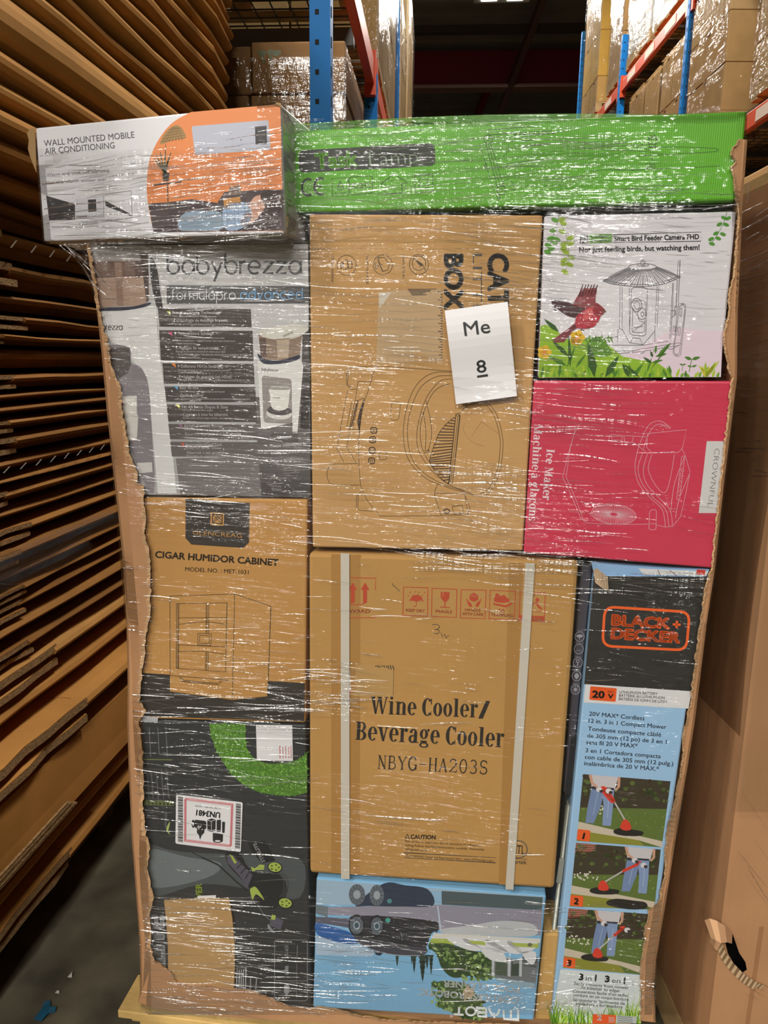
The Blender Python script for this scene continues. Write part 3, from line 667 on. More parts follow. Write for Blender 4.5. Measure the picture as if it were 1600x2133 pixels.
def fat(ch):
    """narrow fat-face serif"""
    S, h, X = .17, .045, .76
    se = lambda x, y, w=.30: R(x-w/2, y, x+w/2, y+h)
    st_ = lambda x, y1: [R(x-S/2, 0, x+S/2, y1)]
    if ch in 'oeca' or ch in 'àç':
        r = ring(.25, X/2, .25, X/2+.012, .085, X/2-.04)
        if ch == 'o': return .5, r
        if ch in 'eç' or ch == 'c':
            q = ring(.25, X/2, .25, X/2+.012, .085, X/2-.04, 50 if ch != 'e' else 0, 318, 18)
            if ch == 'e': q += [R(.08, X/2-.02, .47, X/2+.03)]
            else: q += [('p', arc(.40, X*.76, .08, .09, 0, 360, 10)[:-1])]
            if ch == 'ç': q += [('l', [(.25, 0), (.25, -.1), (.33, -.16), (.22, -.22)], .05)]
            return .47, q
        q = [R(.28, 0, .28+S, X*.72)]+ring(.25, X*.70, .2, .23, .06, .17, 0, 180, 10)+ring(.2, X*.26, .2, .22, .06, .14, 60, 330, 14)+[R(.42, 0, .54, h)]
        if ch == 'à': q += [('p', [(.1, 1.05), (.22, 1.05), (.32, .88), (.26, .88)])]
        return .52, q
    if ch in 'nh':
        q = st_(.16, X if ch == 'n' else 1.05)+[R(.40, 0, .40+S, X*.74), se(.16, 0), se(.48, 0), R(0, (X if ch == 'n' else 1.05)-h, .2, X if ch == 'n' else 1.05)]
        return .62, q+ring(.36, X*.72, .21, X*.28, .06, X*.2, 0, 150, 10)
    if ch == 'm': return .62, fat('n')[1]
    if ch == 'i': return .32, st_(.16, X)+[se(.16, 0), R(0, X-h, .2, X), ('p', arc(.16, .95, .09, .09, 0, 360, 10)[:-1])]
    if ch == 'l': return .32, st_(.16, 1.05)+[se(.16, 0), R(0, 1.05-h, .2, 1.05)]
    if ch == 'k': return .58, st_(.16, 1.05)+[se(.16, 0), R(0, 1.05-h, .2, 1.05), ('p', [(.22, .3), (.46, X), (.52, X), (.28, .26)]), ('p', [(.26, .42), (.38, .5), (.6, 0), (.42, 0)]), R(.4, X-h, .58, X)]
    if ch == 'r': return .44, st_(.16, X)+[se(.16, 0), R(0, X-h, .2, X), ('p', arc(.37, X-.10, .09, .10, 0, 360, 10)[:-1]), ('p', [(.22, X-.22), (.3, X), (.4, X), (.3, X-.1)])]
    if ch == 'v': return .54, [('p', [(.02, X), (.2, X), (.36, 0), (.24, 0)]), ('p', [(.42, X), (.48, X), (.34, 0), (.26, 0)]), R(-.03, X-h, .25, X), R(.36, X-h, .56, X)]
    if ch == 'g': return .52, ring(.23, X*.66, .22, X*.36, .07, X*.29)+ring(.25, -.10, .25, .15, .14, .09)+[R(.06, .04, .4, .14), ('p', arc(.46, X*.95, .07, .08, 0, 360, 8)[:-1])]
    if ch == 's': return .42, ring(.2, X*.73, .19, X*.28, .07, X*.2, 20, 270, 14)+ring(.2, X*.27, .19, X*.28, .07, X*.2, -160, 90, 14)
    if ch == 'C': return .56, ring(.3, .5, .3, .52, .11, .46, 42, 318, 22)+[R(.48, .66, .53, 1), R(.48, .02, .52, .25)]
    if ch == 'B': return .60, [R(.07, 0, .25, 1), R(0, 0, .3, h), R(0, 1-h, .3, 1)]+ring(.3, .74, .24, .26, .09, .2, -90, 90, 12)+ring(.3, .255, .28, .265, .11, .2, -90, 90, 12)+[R(.2, .47, .34, .53)]
    if ch == 'W': return .95, [('p', [(.04, 1), (.22, 1), (.36, 0), (.26, 0)]), ('p', [(.44, 1), (.5, 1), (.34, 0), (.28, 0)]), ('p', [(.42, 1), (.6, 1), (.73, 0), (.63, 0)]), ('p', [(.86, 1), (.92, 1), (.71, 0), (.66, 0)]), R(-.02, 1-h, .28, 1), R(.36, 1-h, .64, 1), R(.78, 1-h, .98, 1)]
    if ch == 'M': return .95, [R(.1, 0, .14, 1), R(.68, 0, .86, 1), ('p', [(.06, 1), (.26, 1), (.52, 0), (.44, 0)]), ('p', [(.70, 1), (.78, 1), (.52, 0), (.46, 0)]), R(0, 0, .24, h), R(.6, 0, .94, h), R(.68, 1-h, .94, 1), R(0, 1-h, .2, 1)]
    if ch == 'I': return .34, [R(.08, 0, .26, 1), R(0, 0, .34, h), R(0, 1-h, .34, 1)]
    return .22, []
def slim(ch):
    """light slab-serif capitals with thick and thin strokes"""
    a, b_ = .11, .055
    V = lambda x: [('l', [(x, 0), (x, 1)], a), ('l', [(x-.12, .02), (x+.12, .02)], b_), ('l', [(x-.12, .98), (x+.12, .98)], b_)]
    v = lambda x: [('l', [(x, 0), (x, 1)], b_), ('l', [(x-.1, .02), (x+.1, .02)], b_), ('l', [(x-.1, .98), (x+.1, .98)], b_)]
    T = {'N': v(.12)+v(.62)+[('l', [(.12, 1), (.62, 0)], a)], 'B': V(.14)+[('l', [(.14, .98)]+arc(.36, .75, .2, .23, 90, -90, 8)+[(.14, .52)], b_*1.4), ('l', [(.14, .52)]+arc(.4, .27, .24, .25, 90, -90, 8)+[(.14, .02)], b_*1.4)],
         'Y': [('l', [(.05, .98), (.36, .45)], a), ('l', [(.66, .98), (.36, .45)], b_), ('l', [(.36, .47), (.36, 0)], a), ('l', [(.22, .02), (.5, .02)], b_), ('l', [(-.04, .98), (.2, .98)], b_), ('l', [(.54, .98), (.76, .98)], b_)],
         'G': [('l', arc(.38, .5, .33, .49, 48, 330, 18), a), ('l', [(.66, .4), (.66, .06)], a), ('l', [(.48, .42), (.78, .42)], b_), ('l', [(.62, .98), (.62, .74)], b_)], '-': [('l', [(.05, .48), (.62, .48)], b_)],
         'H': V(.12)+V(.62)+[('l', [(.12, .5), (.62, .5)], b_)], 'A': [('l', [(.36, 1), (.08, 0)], b_), ('l', [(.36, 1), (.64, 0)], a), ('l', [(.18, .34), (.54, .34)], b_), ('l', [(-.04, .02), (.2, .02)], b_), ('l', [(.52, .02), (.76, .02)], b_)],
         '2': [('l', arc(.36, .72, .27, .27, 175, -40, 10)+[(.08, .04), (.66, .04)], .085), ('l', [(.66, .04), (.68, .2)], b_)], '0': [('l', arc(.36, .5, .28, .5, 0, 360, 18), .085)],
         '3': [('l', arc(.34, .75, .24, .24, 150, -90, 10), .085), ('l', arc(.34, .26, .28, .26, 90, -150, 12), .085)],
         'S': [('l', arc(.36, .74, .26, .25, 40, 270, 12)+arc(.36, .25, .28, .25, 90, -140, 12), .09), ('l', [(.6, .98), (.6, .76)], b_), ('l', [(.09, .02), (.09, .26)], b_)]}
    return .72, T.get(ch, [])
# ---- 1 wall mounted air conditioner box
AY = math.radians(14); AN = Vector((-math.sin(AY), -math.cos(AY), 0)); AP = Plane(TP.at(75, 380, 0.008), AN)
ac = carton('white_orange_carton', [(73, 266), (584, 215), (592, 486), (91, 503)], 0, 0.30, PRN('e4e3e8', 0.35), 'white and orange carton tilted on top of the left column, crushed left end', AP)
f = crop(0, 0, 2); a = Art(AP, 0)
og = 'e58a4e'
a.poly([f(*p) for p in spl([(795, 467), (720, 510), (665, 575), (625, 660), (612, 760), (618, 860), (640, 968)], 5)]+[(590, 481), (584, 217)], og, 1)
a.poly([f(*p) for p in [(617, 848), (700, 842), (800, 830), (905, 845), (935, 800), (1110, 790), (1180, 790), (1184, 960), (640, 968)]], '4a3d40', 2)
a.poly([f(*p) for p in spl([(668, 600), (690, 550), (735, 520), (765, 545), (772, 575), (720, 584)], 4, True)], 'a88450', 2)
for k in range(7): a.line([f(676+k*14, 592-k*1), f(720+k*4, 528)], 0.8, '6f5430', 3)
for k in range(5): a.line([f(668+k*8, 592-k*13), f(772-k*3, 573-k*10)], 0.8, '6f5430', 3)
a.line([f(690, 600), f(688, 640)], 1, '3a3028', 3)
for x, y, w in [(650, 640, 5), (668, 632, 5), (690, 628, 5), (712, 636, 5), (660, 670, 4), (705, 662, 4), (640, 655, 4)]: a.line([f(690, 722), f((x+690)/2-4, (y+722)/2), f(x, y)], (5, 1.2), '2f4a2c', 3)
a.poly([f(*p) for p in [(676, 722), (706, 720), (702, 754), (680, 755)]], '3b3a3a', 3)
a.line([f(636, 772), f(756, 757)], 3, '403c40', 3); a.line([f(697, 765), f(700, 840)], 2, '403c40', 3)
a.poly(rrect([f(798, 526), f(1118, 500), f(1128, 624), f(812, 645)], 4), 'b9bccb', 2)
a.poly([f(*p) for p in [(1062, 528), (1110, 524), (1113, 600), (1065, 602)]], '3b3a40', 3)
a.text('k', f(1003, 587), f(1010, 586), 5, '4a4a50', z=3)
# sleeping person printed on the bed scene
a.poly([f(*p) for p in spl([(750, 905), (800, 880), (900, 880), (930, 900), (925, 955), (800, 962), (745, 955)], 4, True)], '8fa5ba', 3)
a.poly([f(*p) for p in spl([(930, 870), (980, 842), (1030, 850), (1050, 900), (1010, 950), (940, 955)], 4, True)], '9db6d6', 4)
for k in range(6): a.line([f(945+k*15, 865), f(950+k*16, 945)], 0.8, '6d86ad', 5)
a.poly([f(*p) for p in spl([(1030, 870), (1060, 820), (1100, 815), (1110, 850), (1070, 910), (1020, 940), (1000, 930)], 4, True)], 'd3a18c', 4)
a.poly([f(*p) for p in spl([(1085, 815), (1120, 790), (1172, 800), (1180, 860), (1130, 900), (1105, 860)], 4, True)], '3a2a28', 5)
a.poly([f(*p) for p in [(930, 828), (1000, 820), (1005, 850), (935, 868)]], 'c58a4a', 4); a.poly([f(*p) for p in [(955, 780), (1000, 770), (1005, 812), (950, 816)]], '6d5a50', 3)
for q in ([(192, 815), (312, 850), (312, 915), (205, 918)], [(438, 835), (550, 895), (545, 900), (440, 858)], [(366, 832), (400, 830), (402, 880), (368, 884)]): a.poly([f(*p) for p in q], '3a3a3e', 2)
a.poly([f(*p) for p in [(314, 828), (432, 820), (432, 905), (314, 912)]], 'd4d4dc', 1); a.line([f(318, 902), f(364, 900)], 1.4, '3a3a3e', 2)
a.line([f(432, 815), f(432, 905)], 0.8, '77777c', 2); a.line([f(440, 808), f(546, 794), f(550, 898)], 0.8, '77777c', 2); a.line([f(196, 812), f(312, 808)], 0.8, '77777c', 2)
for t, p, q, h in (('WALL MOUNTED MOBILE', (184, 610), (560, 573), 13), ('AIR CONDITIONING', (187, 643), (478, 617), 13)): a.text(t, f(*p), f(*q), h, '55545c', z=2)
for t, p, q, h in (('Warm and cool, self warming', (194, 735), (455, 715), 6.5), ('like the warm winter sun', (194, 768), (440, 752), 6.5), ('Simple button', (340, 928), (408, 924), 4), ('Easy and convenient', (332, 938), (410, 934), 4), ('Remote control', (215, 950), (290, 946), 3.5), ('Wide angle wind', (440, 920), (530, 914), 3.5)): a.text(t, f(*p), f(*q), h, '77767e', z=2)
a.build('printed_artwork', ac)
b = MB(); m = CARD('a8875c', 0.2)
pl_ = [(73, 266), (62, 268), (56, 278), (60, 292), (58, 310), (64, 330), (70, 345), (76, 360)]
for k in range(len(pl_)-1):
    p, q = pl_[k], pl_[k+1]
    b.face([AP.at(*p, 0.002), AP.at(*q, 0.002), AP.at(*q, -0.05+0.01*random.random()), AP.at(*p, -0.05)], m)
b.face([AP.at(x, y, 0.002) for x, y in pl_], m)
b.build('crushed_corner', ac)
b = MB(); b.face([AP.at(*p, 0.001) for p in [(571, 218), (577, 213), (585, 215), (587, 224), (580, 222)]], m); b.build('torn_corner', ac)
# ---- 2 green task lamp box
gm = PRN('64b02c', 0.32, wave=95)
gr = carton('green_carton', [(593, 273), (1556, 231), (1537, 417), (598, 443)], 0.0, 0.42, gm, 'long green carton lying across the top right of the wrapped pallet')
a = Art(TP, 0.0); f = crop(560, 0, 1.5385); dk = '27391f'
a.poly(rrect([(622, 313), (905, 298), (908, 345), (623, 360)], 12), '2c3329', 1)
a.text('Task', (657, 351), (746, 345), 31, '7cc242', 0.035, 2); a.text('Lamp', (770, 345), (872, 339), 29, '8a9a86', -0.012, 2)
a.line(arc(642, 390, 13, 17, 60, 300, 14), 5, dk, 1); a.line(arc(668, 388, 13, 17, 60, 300, 14), 5, dk, 1); a.line([(657, 388), (670, 388)], 4, dk, 1)
a.line([(691, 372), (725, 370), (726, 408), (693, 409)], 1, dk, 1, True); a.line([(709, 378), (703, 390), (716, 389)], 1.6, dk, 1, True); a.text('TUV', (702, 397), (717, 396), 4, dk); a.text('Rheinland', (698, 404), (721, 403), 3.5, dk)
a.line(rrect([(727, 369), (776, 366), (776, 403), (729, 406)], 7), 1.3, dk, 1, True); a.text('RoHS', (734, 393), (771, 391), 12, dk, -0.01)
a.line([(793, 384), (821, 362), (849, 381), (837, 382), (838, 402), (803, 404), (803, 384)], 1.2, dk, 1, True)
a.line([(864, 364), (901, 362), (902, 399), (865, 401)], 1, dk, 1, True); a.line([(873, 373), (891, 372), (892, 391), (874, 392)], 1, dk, 1, True)
for cx, cy in ((1017, 290), (1044, 396)):
    a.ell(cx, cy, 9, 9, dk, w=1.3); a.ell(cx, cy, 3, 3, dk, w=1)
a.line([(1012, 299), (1036, 390)], 1.2, dk); a.line([(1022, 298), (1049, 388)], 1.2, dk); a.line([(1017, 299), (1042, 388)], 1.0, dk)
a.line([(1018, 281), (1150, 272)], 1.1, dk); a.line([(1025, 297), (1118, 291)], 1, dk); a.line([(1019, 270), (1125, 263)], 0.7, dk); a.line([(1018, 268), (1018, 280)], 0.7, dk)
for k in range(9): a.line([(1070+k*10, 281-k*.4), (1075+k*10, 280.6-k*.4)], 2.4, dk)
a.line([(999, 299), (1030, 400)], 0.8, dk); a.text('450', (1010, 352), (1016, 342), 6, dk); a.line(arc(1040, 305, 20, 22, -10, 70, 8), 0.8, dk)
a.line([(1049, 378), (1058, 373), (1068, 380), (1074, 395), (1053, 396)], 0.8, dk, 1, True); a.line([(1037, 404), (1037, 417), (1041, 417), (1041, 404)], 1, dk)
a.line([(1351, 300), (1352, 286), (1356, 282), (1359, 287), (1363, 281), (1368, 286), (1367, 300)], 1.4, dk, 1, True); a.line([(1350, 290), (1369, 289)], 1.4, dk); a.line([(1353, 300), (1353, 306), (1366, 305), (1366, 299)], 1.1, dk)
a.line([(1320, 307), (1420, 306), (1490, 309), (1498, 312), (1490, 316), (1420, 320), (1330, 325)], 0.8, dk); a.line(arc(1359, 308, 14, 5, 0, 180, 8), 0.9, dk)
a.text('580', (1345, 351), (1365, 350), 10, dk, -0.01); a.line([(1286, 355), (1500, 346)], 0.8, dk); a.text('T', (1356, 336), (1361, 336), 6, dk)
a.build('printed_artwork', gr)
# black slabs in the gaps; the one under green is partly painted shadow
bs = mat('black_gap_board', '17181b', 0.3)
carton('flat_black_slab', [(420, 480), (642, 478), (642, 520), (420, 520)], -0.04, 0.30, bs, 'thin black carton edge squeezed between the white-orange carton and the silver carton')
carton('flat_black_slab', [(1136, 428), (1533, 414), (1533, 450), (1136, 452)], -0.02, 0.30, bs, 'thin black slab under the long green carton, part shadowed gap, part something black')
# ---- 3 baby formula maker box
bb = carton('silver_carton', [(183, 511), (642, 507), (646, 1036), (258, 1031)], 0.0, 0.38, PRN('a9a8aa', 0.3), 'silver-grey baby formula maker carton, upper box of the left column')
a = Art(TP, 0.0); f = crop(160, 480, 3.2); A_ = lambda L: [f(*p) for p in L]
a.poly(A_([(80, 100), (1540, 95), (1545, 510), (1545, 1110), (222, 1110), (140, 545)]), 'bdbcbd', 0)
a.poly(A_([(1180, 1110), (1555, 1110), (1556, 1770), (1230, 1770)]), '625d5d', 1)
a.poly(A_([(660, 1520), (1556, 1500), (1556, 1772), (690, 1760)]), '716d6d', 1)
a.poly(A_([(75, 150), (470, 150), (475, 200), (90, 205)]), '9a9694', 1); a.poly(A_([(90, 205), (475, 200), (480, 300), (108, 320)]), '6d5448', 1)
a.poly(A_([(108, 320), (480, 300), (485, 460), (440, 500), (136, 512)]), 'a98d7b', 1); a.poly(A_([(250, 210), (300, 208), (310, 500), (270, 505)]), '8f7362', 2); a.poly(A_([(380, 205), (470, 200), (476, 300), (390, 320)]), '553f38', 2)
a.poly(A_(spl([(136, 512), (250, 512), (380, 505), (485, 480), (480, 500), (380, 525), (250, 535), (141, 535)], 4)), '2a2c3e', 3)
a.poly(A_([(420, 150), (475, 150), (480, 470), (465, 480)]), '4a3c38', 2)
a.poly(A_(spl([(490, 185), (520, 210), (540, 280), (555, 400), (572, 515), (535, 515), (505, 400), (490, 280)], 4, True)), '2b2828', 2)
a.poly(A_([(141, 540), (300, 540), (490, 505), (525, 515), (545, 800), (590, 1100), (640, 1500), (665, 1755), (540, 1755), (500, 1300), (470, 980), (300, 780), (168, 700)]), 'd9d9d9', 1)
a.poly(A_(spl([(195, 780), (350, 780), (362, 880), (425, 910), (470, 1000), (490, 1150), (502, 1400), (518, 1715), (470, 1725), (345, 1400), (250, 1000)], 4, True)), '857f85', 2)
a.poly(A_([(195, 780), (350, 780), (362, 895), (340, 950), (285, 985), (230, 900)]), '55504f', 3)
a.poly(A_([(290, 1110), (400, 1100), (400, 1220), (410, 1240), (400, 1400), (330, 1400)]), 'd5d2cd', 3); a.poly(A_([(400, 1550), (500, 1545), (505, 1610), (410, 1620)]), 'cfccca', 3)
a.glyphs(rnd, 'brezza', f(168, 662), f(303, 664), 9, '3a3a3c', 3, gap=.26)
a.glyphs(rnd, 'babybrezza', (349, 570.5), (627, 570), 26.5, '3c3d3f', 2, gap=.27)
a.poly(A_([(598, 365), (1545, 372), (1545, 487), (600, 490)]), '4f4e51', 1)
a.glyphs(rnd, 'formulapro', (358, 624), (490, 624), 14, 'cfcfd2', 2, gap=.34, w=1.7); a.glyphs(rnd, 'advanced', (501, 623), (630, 622), 14, '6fa9d8', 2, gap=.32, w=1.9)
pan = [(520, 645, 540, 1160), (665, 870, 548, 1172), (885, 1025, 570, 1180), (1040, 1145, 585, 1190), (1160, 1277, 598, 1197), (1290, 1395, 610, 1203), (1408, 1510, 622, 1212)]
for k, (y0, y1, x0, x1) in enumerate(pan): a.poly(A_([(x0, y0), (x1, y0+4), (x1+5, y1), (x0+12, y1-4)]), ['423a38', '403937', '413a38', '423c3b', '48403f', '5c5655', '625d5c'][k], 2)
for t, x0, y, x1, y1 in (('Patented Mixing Technology', 638, 557, 958, 557), ('Technologie de mélange breveté', 645, 610, 1005, 608), ('3 Temperature Settings', 650, 697, 910, 697), ('3 réglages de température', 660, 793, 943, 793), ('9 Different Ml/Oz Settings', 672, 915, 962, 915), ('9 réglages de quantité (en ml/oz)', 680, 984, 1030, 984), ('Easy To Use', 687, 1058, 810, 1058), ('Facile à utiliser', 692, 1106, 847, 1106), ('Fits All Bottle Shapes & Sizes', 700, 1186, 1007, 1186), ('Convient à tous les biberons', 706, 1236, 1007, 1236), ('Airtight Formula Storage', 714, 1312, 974, 1312), ('Réservoir à préparation hermétique', 722, 1366, 1092, 1366), ('Removable Water Tank', 728, 1436, 968, 1436), ('Réservoir à eau amovible', 735, 1490, 990, 1490)): a.text(t, f(x0, y), f(x1, y1), 6.2, 'e2e0de', 0.008, 3)
for t, x0, y, x1 in (('Mixes, heats and dispenses formula instantly', 640, 577, 932), ('Mélange, chauffe et distribue la préparation instantanément', 645, 628, 1040), ("Choose a temperature that's perfect for your baby", 652, 720, 985), ('• Body temperature  • Slightly warmer than body temperature', 655, 740, 1056), ('• Room temperature', 656, 757, 790), ('Permet de choisir la température idéale pour bébé', 662, 812, 990), ('• Température du corps  • Un peu plus chaud que la température du corps', 665, 832, 1142), ('• Température ambiante', 666, 850, 822), ('Dispenses formula in 1 oz (30 ml) increments between', 673, 936, 1020), ('2 and 10 oz (60-300 ml)', 676, 952, 822), ('Distribue de 60 à 300 ml (2 à 10 oz) de préparation, par tranches de 30 ml (1 oz)', 681, 1003, 1152), ('Choose settings with digital LCD control panel', 688, 1078, 985), ("Choisissez les réglages à l'aide du panneau de commande numérique ACL", 694, 1127, 1157), ('Tall, Short, Narrow, Wide, Angled', 702, 1202, 905), ('Grands, petits, étroits, larges, inclinés... peu importe', 707, 1255, 1028), ('Stores enough formula for 24 6 ounce / 180 ml bottles', 716, 1332, 1106), ('Conserve assez pour préparer 24 biberons de 6 oz (180 ml)', 724, 1386, 1176), ('Easy to fill & clean', 730, 1454, 960), ('Facile à remplir et à nettoyer', 736, 1508, 1150)): a.text(t, f(x0, y), f(x1, y+2), 3.6, 'b5b1ae', 0, 3)
for k, (x, y, c) in enumerate(((596, 538, 'a9c23a'), (607, 676, 'd0457e'), (630, 887, 'e88a3a'), (645, 1037, '5a9fce'), (658, 1161, 'e0d43a'), (674, 1292, '9a6a8a'), (688, 1416, 'b8503a'))): a.poly(A_([(x, y), (x+27, y+1), (x+29, y+28)]), c, 3)
# little product picture
a.poly(A_([(1505, 670), (1547, 660), (1550, 1320), (1490, 1330)]), '3f3a3a', 1)
a.poly(A_([(1205, 870), (1480, 850), (1510, 900), (1470, 1355), (1435, 1355), (1440, 1280), (1250, 1325), (1228, 1320)]), 'd6d5d3', 2)
a.poly(A_(rrect([(1232, 965), (1432, 990), (1436, 1290), (1245, 1280)], 25)), '8e8885', 3)
a.poly(A_([(1210, 690), (1505, 680), (1485, 840), (1400, 870), (1230, 860)]), '8a7464', 3); a.poly(A_([(1330, 700), (1420, 700), (1410, 850), (1340, 855)]), 'b3a08c', 4); a.poly(A_([(1215, 720), (1260, 715), (1265, 840), (1225, 840)]), '5d4a42', 4)
a.ell(*f(1360, 684), 46, 14, 'c9c5ba', z=4); a.ell(*f(1400, 674), 46, 14, 'd4d1c8', rot=-8, z=5); a.poly(A_([(1370, 700), (1440, 670), (1446, 682), (1380, 712)]), 'a5a096', 6)
a.poly(A_(spl([(1205, 820), (1260, 860), (1360, 866), (1480, 830), (1470, 862), (1360, 888), (1240, 885)], 4, True)), '23263c', 5)
a.glyphs(rnd, 'babybrezza', f(1232, 935), f(1343, 941), 4, '3a3a3c', 5, gap=.3)
a.ell(*f(1348, 1222), 27, 12, 'cfccc8', rot=4, z=4); a.ell(*f(1350, 1200), 26, 10, '4f4a4d', rot=4, z=5)
a.poly(A_(spl([(1290, 1055), (1415, 1055), (1418, 1090), (1405, 1180), (1350, 1200), (1300, 1180), (1288, 1100)], 4, True)), 'dad8d2', 6); a.poly(A_([(1292, 1035), (1412, 1035), (1412, 1062), (1292, 1062)]), 'a8a39d', 6); a.text('brezza', f(1310, 1118), f(1355, 1121), 4, '5a5a5a', z=7)
a.poly(A_([(1295, 1340), (1475, 1340), (1475, 1415), (1295, 1410)]), '4c4747', 2)
a.text('Please visit/visitez le', f(1292, 1447), f(1528, 1430), 7, 'cfcccb', 0, 3); a.text('babybrezza.ca', f(1295, 1492), f(1530, 1478), 7.5, 'dedbda', .03, 3)
for k in range(6): a.line([f(1375, 1530+k*18), f(1545-k*12, 1528+k*17)], 1.4, '8f8a89', 3)
a.line(A_([(1270, 1692), (1310, 1632), (1375, 1685)]), 1.1, 'aaa6a4', 3, True); a.text('Garantie', f(1285, 1706), f(1362, 1712), 4, 'aaa6a4', 0, 3); a.text("d'un an", f(1298, 1724), f(1362, 1730), 4, 'aaa6a4', 0, 3)
for k in range(6): a.line([f(700+k*4, 1556+k*30), f(1180-k*9, 1556+k*31)], 1.2, '8a8685', 3)
a.build('printed_artwork', bb)
# ---- 4 cat litter box
cl = carton('tan_carton', [(644, 446), (1131, 448), (1089, 1148), (651, 1140)], 0.0, 0.45, CARD('c29761', 0.05), 'tan carton printed with a litter box drawing, centre of the upper row')
a = Art(TP, 0.0); f = crop(640, 430, 2.922); ik = '3d2a1c'; A_ = lambda L: [f(*p) for p in L]
a.text('CAT', (1018, 527), (1018, 640), 41, '3a3734', .045, 1); a.text('LITTER', (985, 529), (985, 690), 20, '4a453f', -.005, 1); a.text('BOX', (927, 528), (927, 646), 37, '3a3734', .05, 1)
for cx, cy in ((680, 353), (460, 355), (240, 358)): a.ell(*f(cx, cy), 20, 21, ik, w=1.1)
a.ell(*f(680, 345), 14, 15, ik, w=1.2); a.poly(A_(spl([(650, 345), (660, 310), (690, 305), (718, 340), (712, 375), (690, 370)], 3, True)), 'c29761', 2)
for k in range(6): a.line([f(652+k*8, 318+k*5), f(690+k*4, 366-k*1)], 1, ik, 3)
a.line(A_([(705, 365), (718, 380), (716, 392)]), 1.2, ik, 3)
a.line(A_([(430, 310), (470, 312), (500, 350), (490, 385), (460, 395), (430, 330)]), 1.2, ik, 2, True); a.line(A_(spl([(436, 312), (440, 345), (462, 358)], 4)), 1.0, ik)
for x, y in ((415, 350), (428, 362), (420, 372)): a.ell(*f(x, y), 2.2, 2.2, ik, w=.9)
a.line(A_([(205, 340), (218, 340), (218, 375), (205, 378)]), 1.6, ik, 1, True); a.line(A_([(245, 330), (272, 334), (272, 375), (250, 376)]), 1.6, ik, 1, True); a.line(A_([(232, 322), (248, 334)]), 1.6, ik); a.ell(*f(238, 385), 2.5, 2.5, ik, w=1)
a.text('Auto Clean', f(581, 293), f(581, 435), 5.6, ik, 0); a.text('Sand removal', f(360, 296), f(360, 472), 5.6, ik, 0); a.text('Odor isolate', f(148, 298), f(148, 460), 5.6, ik, 0)
a.poly([f(*p) for p in [(435, 523), (815, 500), (826, 940), (420, 956)]], 'bfa078', 1); a.poly(A_([(435, 525), (515, 522), (440, 620)]), 'cfc4b2', 2)
rs = random.Random(3)
for k in range(6): a.line([f(612+k*5, 505+k*7), f(800-rs.random()*60-k*14, 503+k*7)], 1.5, '4f4234', 2)
for k in range(26): a.line([f(806+rs.random()*8-12*(k % 3 == 0), 520+k*16), f(824, 521+k*16)], 2.0, '5a4a38', 2)
a.poly(A_(spl([(650, 915), (665, 895), (720, 895), (735, 915), (720, 950), (660, 950)], 3, True)), 'c29a66', 2)
D = [[(880, 1003), (435, 970), (405, 1010), (375, 1110), (350, 1180), (325, 1290), (313, 1420), (315, 1580), (325, 1700), (365, 1790), (445, 1885), (815, 1882)], [(435, 970), (262, 978), (238, 1018), (240, 1085), (270, 1115), (300, 1110)], [(250, 995), (246, 1082), (268, 1108)], [(330, 1735), (300, 1770), (300, 1830), (320, 1850), (405, 1855)], [(312, 1765), (308, 1830)],
     [(245, 1120), (180, 1475), (222, 1555)], [(262, 1355), (240, 1465), (300, 1562)], [(270, 1195), (240, 1345), (256, 1360)], [(270, 1195), (290, 1195)], [(290, 1180), (310, 1182), (276, 1358), (258, 1355), (290, 1180)], [(276, 1358), (312, 1358)], [(310, 1065), (385, 1067)], [(310, 1065), (292, 1180)], [(300, 1185), (345, 1165)],
     spl([(140, 1570), (122, 1610), (125, 1660), (160, 1693), (318, 1697)], 4), [(140, 1568), (310, 1565)]]
for L in D: a.line(A_(L), 0.9, ik, 1)
a.poly(A_([(350, 1160), (322, 1230), (304, 1310), (318, 1388), (332, 1270)]), ik, 1)
a.line(A_([(300, 1200), (268, 1345)]), 2.2, ik, 2)
for rr_ in (26, 19): a.line(A_(rrect([(540-rr_, 1190), (540+rr_+3, 1190), (535+rr_-4, 1302), (535-rr_-4, 1300)], 24)), 0.9, ik, 1, True) if rr_ == 26 else None
for x, y in ((405, 1362), (399, 1420), (395, 1485), (392, 1548)):
    a.line(A_(rrect([(x-18, y-18), (x+18, y-18), (x+18, y+18), (x-18, y+18)], 14)), 2.2, ik, 1, True); a.ell(*f(x, y), 2.6, 2.6, ik, w=1.3)
a.line(A_(rrect([(440, 1496), (482, 1494), (484, 1540), (438, 1542)], 10)), 1, ik, 1, True)
for L in ([(878, 1010), (780, 1010), (700, 1050), (640, 1130), (600, 1250), (585, 1380), (600, 1500), (650, 1590), (730, 1660), (800, 1690), (900, 1725), (1010, 1755), (1040, 1762)], [(878, 1030), (790, 1035), (700, 1090), (650, 1180), (615, 1300), (612, 1420), (640, 1540), (720, 1630), (830, 1690), (960, 1735)], [(878, 1050), (810, 1062), (740, 1140), (700, 1230), (668, 1370), (680, 1490), (760, 1610), (860, 1690), (1000, 1748)], [(870, 1078), (790, 1110), (735, 1190), (690, 1330), (700, 1470), (770, 1590), (870, 1670)],
          [(1090, 1185), (1150, 1260), (1185, 1380), (1191, 1480), (1170, 1620), (1120, 1730), (1060, 1765), (1000, 1750)], [(1075, 1190), (1135, 1270), (1170, 1390), (1174, 1480), (1155, 1610), (1105, 1715), (1055, 1750)], [(1020, 1190), (960, 1225), (920, 1268)], [(722, 1180), (750, 1300), (756, 1400), (736, 1490)], [(705, 1250), (722, 1360), (718, 1500)], [(795, 1690), (775, 1745), (795, 1820), (815, 1880)]): a.line(A_(spl(L, 5)), 1.0, ik, 1)
